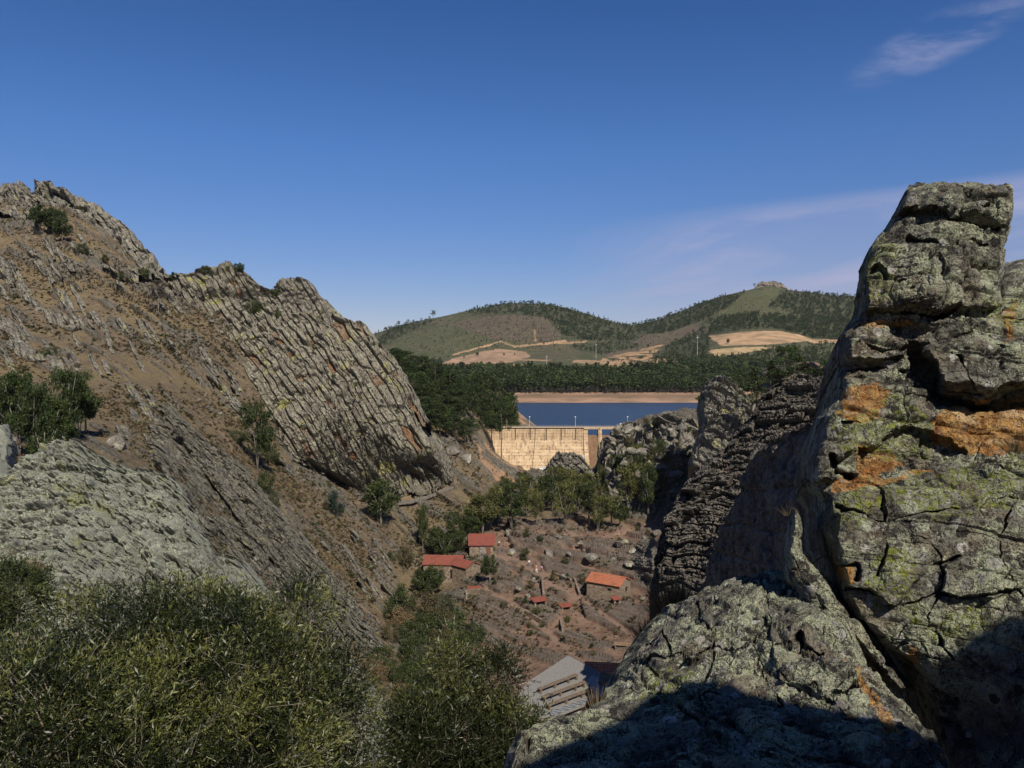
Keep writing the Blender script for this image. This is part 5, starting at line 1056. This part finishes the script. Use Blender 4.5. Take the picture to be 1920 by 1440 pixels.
T('pine_tree', 'little pine on the cliff skyline', 'tree', 448, 516, 26, 'broad', 2, MPINE, D=257); T('round_tree', 'bush in the gap left of the cliff knob', 'tree', 520, 566, 34, 'broad', 0, MGREEN, D=249)
T('scrub_bush', 'green bush on the upper cliff face', 'bush', 476, 590, 36, 'shrub', 2, MGREEN, D=244); T('scrub_bush', 'narrow green bush in a cliff crack', 'bush', 520, 603, 30, 'shrub', 3, MGREEN, D=243, wide=.5)
for x, y, d_ in [(590,655,232), (723,720,226), (668,724,222), (625,710,224), (700,648,234), (640,745,214), (745,775,222)]: T('scrub_bush', 'tiny bush rooted on the great cliff face', 'bush', x, y, 11, 'shrub', x % 4, MGREEN, group='tiny bushes on the cliff face', D=d_-3)
for i, (x, y, h) in enumerate([(55,355,8), (12,640,20), (95,672,26), (145,690,14), (30,560,14), (330,660,8), (370,640,8), (300,560,14), (175,640,10), (240,650,8), (40,700,16), (255,760,14), (210,700,10), (610,955,16), (640,960,14), (560,940,16), (575,1010,14), (760,1060,40), (735,1050,22), (700,1130,16), (660,1080,14)]):
    T('scrub_bush', 'small green bush scattered on the left hillside', 'bush', x, y, h, 'shrub', i % 4, [MGREEN, MSCRUB][i % 2], group='small bushes on the left hillside')
# valley trees
VT = [(905,1000,95,'broad',1.15),(935,985,90,'broad',1.0),(962,992,105,'euca',1.0),(990,970,95,'euca',1.0),(1010,985,80,'euca',.9),(1035,960,85,'euca',1.0),(1062,985,100,'euca',.9),(1085,960,95,'broad',.9),(1105,985,100,'euca',.9),(1122,1000,90,'euca',.7),(1150,985,75,'broad',1.0),(1165,990,60,'broad',1),
      (1180,960,110,'euca',.9),(1205,950,100,'euca',.9),(1215,968,115,'euca',.75),(1240,940,75,'euca',.8),(945,940,60,'broad',1),(980,925,50,'euca',1),(1050,920,60,'broad',1.1),(1130,940,80,'euca',.8),(1160,910,70,'euca',1.0),(1190,905,90,'euca',.8),(1225,890,62,'pine',1.2),(1020,935,55,'broad',1),(1075,930,60,'euca',1),(1100,925,50,'broad',1)]
ew = ['leftmost and darkest', 'dark round', 'tall pale-stemmed', 'leaning pale-stemmed']
for i, (x, y, hp, k, w_) in enumerate(VT):
    T('eucalyptus_tree', 'tree in the belt of trees between village and dam', 'tree', x, y, hp*.86, k, i % 4, [MSOFT, MSOFT, MGREEN][i % 3], MBARKP, 'belt of trees between village and dam', w_)
for i, (x, y, hp, k, w_, lb) in enumerate([(792,1035,90,'euca',.5,'tall thin tree at the left of the ravine wood'),(815,1045,60,'broad',1,'dark round tree above the mill house roof'),(850,1035,80,'euca',.8,'airy tree behind the mill house'),(880,1010,62,'broad',1,'dark tree directly behind the stone hut'),(835,1040,45,'shrub',1,'dense bush touching the mill house roof'),(870,1030,40,'shrub',1.1,'dense bush left of the stone hut'),
    (922,1090,55,'broad',.85,'rounded olive green tree right of the mill house'),(812,1125,75,'broad',.8,'bright green tree hiding the foot of the mill house'),(790,1125,65,'broad',.8,'dark tree left of the mill house foot'),(755,1150,62,'shrub',1.1,'dark round bush beside the ravine rocks'),(738,1160,40,'shrub',.9,'brownish bush at the left side of the ravine'),(836,1145,28,'shrub',1,'small dark bush below the mill house wall'),
    (1103,1115,30,'shrub',.8,'dark bush at the left corner of the orange roofed house'),(1064,1082,10,'shrub',1,'tiny bush on the path above the shelters'),(850,1205,72,'shrub',1.15,'largest bright green bush in the ravine'),(815,1200,50,'shrub',1,'green bush left of the largest ravine bush'),(885,1215,38,'shrub',1,'green bush at the right side of the ravine'),(930,1095,12,'shrub',1,'low bush under the rounded tree')]):
    T('ravine_tree' if k != 'shrub' else 'ravine_bush', lb, 'tree' if k != 'shrub' else 'bush', x, y, hp, k, i % 4, MGREEN, MBARKP, None, w_, 100)
rr = random.Random(12); mats_ = [MGREEN, MGREY, MSCRUB, MGREEN, MDRY]
for i in range(62):
    x = rr.uniform(690, 905); y = rr.uniform(1150, 1360); 
    if x > 860 and y < 1200: continue
    if x < 690 + (1360 - y)*.25 - 20 and y < 1230: continue
    q = mats_[rr.randrange(5)]
    T('ravine_bush', {'foliage_green': 'mid green bush', 'foliage_grey': 'greyish bush', 'scrub_leaves': 'olive brown bush', 'foliage_dry': 'dry brown bush'}[q.name] + ' in the thicket filling the ravine', 'bush', x, y, rr.uniform(30, 62), 'shrub', i % 4, q, group='thicket of bushes in the ravine', wide=rr.uniform(.8, 1.3), dmin=90)
rr = random.Random(63)
for i in range(46):
    x, y = rr.uniform(925, 1230), rr.uniform(985, 1230)
    if 1095 < x < 1200 and 1050 < y < 1140: continue
    T('scrub_bush', 'low green shrub growing among the rock ledges of the village floor', 'bush', x, y, rr.uniform(7, 17), 'shrub', i % 4, [MGREEN, MSOFT, MSCRUB][i % 3], group='shrubs among the village ledges', dmin=120, wide=rr.uniform(.8, 1.3))
# pines on the right crags
for x, y, hp, k, w_, D_, lb in [(1418,782,96,'pine',1.25,180,'full green pine right of the blocky pinnacle'),(1380,742,55,'umbrella',.9,170,'thin pine on the pinnacle shoulder'),(1470,760,118,'umbrella',.85,206,'tall pine with bare trunk behind the dark ridge'),(1490,756,95,'umbrella',.8,204,'second bare trunked pine behind the dark ridge'),(1445,735,60,'pine',1.2,208,'bushy pine left of the bare trunked pines'),(1550,740,70,'broad',.7,200,'green pine touching the edge of the foreground crag'),(1520,735,50,'broad',.9,203,'dark pine between the crag and the bare trunked pines'),(1310,750,10,'shrub',1.5,198,'small bush on top of the pinnacle edge'),(1375,880,20,'shrub',1,190,'small bush below the pinnacle')]:
    T('pine_tree' if k != 'shrub' else 'scrub_bush', lb, 'tree' if k != 'shrub' else 'bush', x, y, hp, k, 1, MPINE, MBARK, wide=w_, D=D_)
for i, (x, y, hp, D_) in enumerate([(1225,790,12,250),(1212,795,14,252),(1290,810,14,245),(1180,835,22,238),(1235,850,34,232),(1250,870,30,230),(1290,860,18,228),(1330,850,16,225),(1200,870,26,232),(1270,835,12,240),(1310,900,18,215)]): T('scrub_bush', 'green or dry bush among the rocks of the knoll', 'bush', x, y, hp, 'shrub', i % 4, [MGREEN, MSCRUB][i % 2], group='bushes among the knoll rocks', D=D_-3)
# boulders
def boulder_mesh(seed, mt):
    bm = bmesh.new(); bmesh.ops.create_icosphere(bm, subdivisions=4, radius=1); V = np.array([v.co for v in bm.verts]); 
    r_ = np.random.default_rng(seed)
    for _ in range(9):
        n_ = r_.normal(size=3); n_ /= np.linalg.norm(n_); d = V @ n_; k = r_.uniform(.45, .8); V = V - np.maximum(d-k, 0)[:, None]*n_
    V = V + (fbm(V, .7, 4, seed)*.12)[:, None]*V; V *= np.array([1, .8, .62])
    for v, c in zip(bm.verts, V): v.co = c
    me = bpy.data.meshes.new('boulder'); bm.to_mesh(me); bm.free(); me.materials.append(mt); return me
BM = [boulder_mesh(400+i, MROCKD if i % 2 else MROCK) for i in range(6)]
def boulder(lb, p, s, group=None, i=0):
    o = obj('boulder', BM[i % 6]); o.location = (p[0], p[1], p[2]+s*.2); o.scale = (s, s, s); o.rotation_euler = (RND.uniform(-.4, .4), RND.uniform(-.4, .4), RND.uniform(0, 6.28)); tag(o, lb, 'boulder', group); return o
rr = random.Random(21)
for i in range(34):
    x, y = rr.uniform(955, 1235), rr.uniform(990, 1130); p = at(x, y, 150); boulder('grey boulder lying loose on the upper village floor', p, rr.choice([.4, .5, .7, 1.0, 1.5]), 'loose boulders on the village floor', i)
for i in range(55):
    x, y = rr.uniform(1135, 1400), rr.uniform(800, 930); D_ = 243 - (y-800)*.2; p = PV(x, y, D_); boulder('angular grey block piled on the knoll beside the dam', p, rr.uniform(.8, 2.6), 'angular blocks piled on the knoll', i)
for i, (x, y, s_, lb) in enumerate([(876,865,3.2,'large smooth boulder beside the hill path near the wood'),(848,848,3.0,'flat boulder at the foot of the wood'),(1110,1050,2.0,'biggest dark boulder above the orange roofed house'),(1030,1042,2.6,'long grey boulder in the middle of the village floor'),(222,838,2.2,'dark boulder at the right foot of the eucalyptus grove'),(133,620,2,'boulder on the left slope between ribs')]): boulder(lb, at(x, y, 60), s_, None, i)
rr = random.Random(22)
for i in range(60):
    x, y = rr.uniform(0, 760), rr.uniform(560, 1060); p = at(x, y, 60); boulder('small grey stone lying on the left hillside', p, rr.uniform(.3, .9), 'stones on the left hillside', i)
# scrub and dry grass over the slopes
TP = [crown_data('tuft', 3000+i) for i in range(8)]
rr = np.random.default_rng(31)
def ground_at(X, Y):
    c = np.clip(np.round((X + 260) / 1.7).astype(int), 0, NC-1); P_ = np.empty((len(X), 3))
    for k in np.unique(c):
        q = c == k
        for a in range(3): P_[q, a] = np.interp(-Y[q], -_cm[:, k], G2[:, k, a])
    return P_
n_ = 95000; X = rr.uniform(-100, 900, n_); Y = rr.uniform(360, 1250, n_); pts = ground_at(X, Y)
X2 = rr.uniform(880, 1330, 5000); Y2 = rr.uniform(830, 1230, 5000); p2_ = ground_at(X2, Y2); p2_ = p2_[fbm(p2_, 8, 3, 78) > .08]
q = fbm(pts, 18, 4, 77); keep = (q + rr.normal(size=n_)*.15 > -.05) & (pts[:, 1] < 345) & (pts[:, 1] > 62); pts = np.concatenate([pts[keep], p2_]); q = fbm(pts, 18, 4, 77); kind = rr.uniform(size=len(pts)) + q*.8
_ = [('dry_grass', kind > .72, [MDRY], (.2, .6), 'straw coloured dry grass tufts on the slopes', 'grass'), ('low_scrub', kind <= .72, [MSCRUB, MSCRUB, MHEATH, MGREY], (.2, .75), 'low olive and brown scrub dotted over the slopes', 'scrub')]
for nm, mk, mts, (a, b_), lb, ct in _:
    P_ = pts[mk]; h_ = (a + (b_-a)*rr.uniform(0, 1, len(P_))**2.2) * np.clip(P_[:, 1]/150, .5, 1.2); tag(merged(nm, TP, P_, h_, mts, 32, (1, 1.6)), lb, ct, kind='stuff')

# ---------------------------------------------------------------- near bushes with narrow leaves
def near_bush(name, lb, blobs, nshoots, leaf, seed, lm, base, nst=7, step=.035, shoot=(.25, .6)):
    rg_ = np.random.default_rng(seed); e = empty(name, base); tag(e, lb, 'bush'); L = []; TW = MB(); b0 = Vector(base)
    vol = np.array([b[3]*b[4]*b[5] for b in blobs])**.67; pr = vol/vol.sum(); starts = []; dirs = []
    for k in rg_.choice(len(blobs), nshoots, p=pr):
        px_, py_, D_, rx, ry, rz = blobs[k]; c = PV(px_, py_, D_); d = rg_.normal(size=3); d /= np.linalg.norm(d); d[2] = abs(d[2]) if rg_.uniform() < .5 else d[2]
        r_ = rg_.uniform(.45, 1)**.5 * (1 + .25*float(vn(np.array([d*2.2 + px_]), 1, seed)[0])); starts.append(c + d*np.array([rx, ry, rz])*r_*.92); q = d*.9 + np.array([0, 0, .45]) + rg_.normal(size=3)*.6; dirs.append(q/np.linalg.norm(q))
    starts = np.array(starts); dirs = np.array(dirs); ln_ = rg_.uniform(*shoot, nshoots); nl = int(shoot[1]/step); V = []; A = []
    hue = np.clip(.40 + 1.4*fbm(starts, .45, 3, seed) + rg_.normal(size=nshoots)*.12, 0, 1)
    bend = rg_.normal(size=(nshoots, 3))*.25; bend[:, 2] -= .15
    for i in range(nl):
        t = (i+.5)/nl; ok = np.ones(nshoots, bool); tt_ = (t*ln_)[:, None]; c = starts + dirs*tt_ + bend*tt_**2
        sd = rg_.normal(size=(nshoots, 3)); sd -= dirs*(sd*dirs).sum(1, keepdims=True); sd /= np.linalg.norm(sd, axis=1, keepdims=True)
        a = dirs*rg_.uniform(.5, 1.3, (nshoots, 1)) + sd*.8; a /= np.linalg.norm(a, axis=1, keepdims=True); w = np.cross(a, rg_.normal(size=(nshoots, 3))); w /= np.linalg.norm(w, axis=1, keepdims=True)
        s_ = (leaf*rg_.uniform(.6, 1.2, nshoots))[:, None]; V.append(np.stack([c, c + a*s_*.45 + w*s_*.12, c + a*s_, c + a*s_*.45 - w*s_*.12], 1)); A.append(np.clip(hue + rg_.uniform(-.35, .35, nshoots), 0, 1))
    V = np.concatenate(V).reshape(-1, 3); A = np.repeat(np.concatenate(A), 4); V -= np.array(base)
    obj('foliage', mesh_np('foliage', V, np.arange(len(V)).reshape(-1, 4), lm, {'rnd': A}), e)
    for i in range(0, nshoots, 8):
        s0 = Vector(starts[i]) - b0; d = Vector(dirs[i]); bd_ = Vector(bend[i]); l = ln_[i]; TW.tube([s0 - d*.25, s0 + d*l*.5 + bd_*(l*.5)**2, s0 + d*l + bd_*l*l], [.0045, .003, .0015], 3)
    TW.build('twigs', MBARKP, e); ST = MB(); r2 = random.Random(seed)
    for px_, py_, D_, rx, ry, rz in blobs:
        for _ in range(nst):
            c = Vector(PV(px_, py_, D_)) - b0 + Vector((r2.uniform(-.8, .8)*rx, r2.uniform(-.6, .6)*ry, r2.uniform(-.2, .75)*rz)); o = Vector((c.x*.35, c.y*.35, 0)); md = (o + c)/2 + Vector((r2.uniform(-.15, .15), r2.uniform(-.15, .15), .1)); ST.tube([o, md, c], [.03, .016, .006], 5)
    ST.build('stems', MBARK, e, True); return e
near_bush('willow_bush', 'huge olive green narrow leaved bush filling the lower left foreground', [(330,1358,8.2,1.25,1.0,1.35),(120,1378,7.4,1.0,.9,.95),(470,1318,8.6,.95,.9,1.05),(30,1398,6.8,.9,.9,.85),(585,1418,9.0,.72,.8,1.15),(250,1208,8.6,.55,.7,.55),(370,1188,9.0,.50,.7,.55),(150,1178,9,.32,.4,.35),(450,1198,9,.4,.5,.5),(560,1178,9.4,.36,.5,.55),(640,1298,9.4,.28,.4,.5),(430,1498,8,1.2,1,1.2),(180,1518,7,1.1,1,1.2),(620,1558,8.6,.5,.7,1.0)],
          15500, .068, 501, MOLIVE, tuple(map(float, PV(330, 1800, 8.2))), shoot=(.15, .42))
near_bush('willow_bush', 'smaller olive green narrow leaved bush right of the huge one, in front of the platform', [(870,1410,10.5,.80,.7,.92),(790,1420,10.2,.48,.6,.75),(950,1400,10.6,.46,.6,.70),(845,1270,10.8,.26,.4,.42),(925,1280,11,.36,.4,.38),(760,1380,10.4,.2,.4,.5),(880,1520,10.2,.8,.7,.8),(985,1450,10.3,.22,.5,.4),(760,1450,10,.22,.4,.4)],
          6500, .072, 502, MOLIVE, tuple(map(float, PV(880, 1800, 10.5))), shoot=(.15, .42))
near_bush('dark_bush', 'soft dark green bush at the far left edge above the huge bush', [(10,1130,17,.9,.8,.75),(-60,1180,17,1.0,.8,.9)], 1600, .10, 503, MGREEN, tuple(map(float, PV(0, 1350, 17))))
# feathery broom by the shelf and grass tufts
def broom(name, lb, p, h, n_, mt, seed, spread=.55, wd=.008):
    r_ = np.random.default_rng(seed); e = empty(name, p); tag(e, lb, 'grass'); a = r_.uniform(0, 6.28, n_); s_ = r_.uniform(0, 1, n_)**.7*spread; L = h*r_.uniform(.55, 1, n_); b0 = np.stack([np.cos(a)*s_*h*.25, np.sin(a)*s_*h*.25, 0*a], -1)
    d = np.stack([np.cos(a)*s_, np.sin(a)*s_, np.sqrt(1-s_**2*.8)], -1) + r_.normal(size=(n_, 3))*.08; rows_ = []
    w = np.stack([-np.sin(a), np.cos(a), 0*a], -1)*wd; V = []
    for t in (0, .4, .75, 1.0):
        c = b0 + d*(L*t)[:, None] - np.array([0, 0, 1])*(L*t*t*.12*s_)[:, None]; V += [c - w*(1-t*.8), c + w*(1-t*.8)]
    V = np.stack(V, 1).reshape(-1, 3); i = np.arange(n_)[:, None]*8; Fc = np.concatenate([i + np.array([[2*k, 2*k+1, 2*k+3, 2*k+2]]) for k in range(3)], 0)
    obj('stalks', mesh_np('stalks', V, Fc, mt, {'rnd': np.repeat(r_.uniform(0, 1, n_), 8)}), e); return e
broom('dry_broom', 'feathery straw coloured broom behind the top of the rock shelf', tuple(map(float, PV(1268, 1185, 13.5))), 1.05, 1500, MDRY, 601, .75, .006)
broom('dry_broom', 'lower tuft of dry broom left of the feathery one', tuple(map(float, PV(1215, 1215, 13))), .6, 600, MDRY, 602, .8, .005)
broom('grass_tuft', 'little dry grass tuft growing on the ledge at the right edge', tuple(map(float, PV(1905, 848, 7.25))), .22, 130, MDRY, 603, .9, .002)
broom('grass_tuft', 'thin straw tuft in the black cleft', tuple(map(float, PV(1478, 968, 7.5))), .16, 40, MDRY, 604, .9, .0015)
broom('grass_tuft', 'dry grass tuft on the shelf edge beside the platform', tuple(map(float, PV(1120, 1345, 6.6))), .3, 140, MDRY, 605, .8, .002)
for i, (x, y, D_, h_) in enumerate([(150,872,42,.45),(205,905,40,.6),(215,890,41,.4),(10,1010,38,1.0),(25,980,40,.9),(60,1080,30,.8),(20,1060,32,.9),(300,940,40,.6),(40,870,60,.7)]): broom('grass_tuft', 'golden dry grass clump growing on the grey lichened outcrop', tuple(map(float, PV(x, y, D_-1.5))), h_, 260, MDRY, 610+i, .9, .008)['group'] = 'golden grass clumps on the grey outcrop'

# ---------------------------------------------------------------- labels by place inside small groups
ORD = ['leftmost', 'second', 'third', 'fourth', 'fifth', 'sixth', 'seventh', 'eighth', 'ninth', 'tenth', 'eleventh', 'twelfth', 'thirteenth', 'fourteenth', 'fifteenth', 'sixteenth', 'seventeenth', 'eighteenth', 'nineteenth', 'twentieth', 'twenty-first', 'twenty-second', 'twenty-third', 'twenty-fourth', 'twenty-fifth', 'twenty-sixth', 'twenty-seventh']
NICE = {'belt of trees between village and dam': 'of the olive trees in the belt before the dam', 'eucalyptus grove on the left hillside': 'of the dark eucalyptuses in the left grove', 'lone pines on the far left skyline': 'of the lone pines on the far left skyline',
        'tiny bushes on the cliff face': 'of the tiny bushes on the great cliff face', 'bushes among the knoll rocks': 'of the bushes among the knoll rocks', 'golden grass clumps on the grey outcrop': 'of the golden grass clumps on the grey outcrop', 'small bushes on the left hillside': 'of the small bushes on the left hillside'}
for g, tx in NICE.items():
    L = [o for o in COL.objects if o.parent is None and o.get('group') == g]
    L.sort(key=lambda o: float(PROJ(np.array([tuple(o.location)]))[0][0]))
    for i, o in enumerate(L): o['label'] = (ORD[i] if i == 0 else ('rightmost' if i == len(L)-1 else ORD[i] + ' from the left')) + ' ' + tx

# ---------------------------------------------------------------- air
b = MB(); b.box(-4400, 4400, -1600, 3900, -77, 330); hz = bpy.data.materials.new('haze_air'); hz.use_nodes = True; hz.node_tree.nodes.clear()
vo = hz.node_tree.nodes.new('ShaderNodeVolumePrincipled'); vo.inputs['Color'].default_value = (.74, .86, 1.0, 1); vo.inputs['Density'].default_value = .000018; vo.inputs['Anisotropy'].default_value = 0
ou = hz.node_tree.nodes.new('ShaderNodeOutputMaterial'); hz.node_tree.links.new(vo.outputs[0], ou.inputs['Volume'])
tag(b.build('haze', hz), kind='stuff'); sc.cycles.volume_bounces = 0
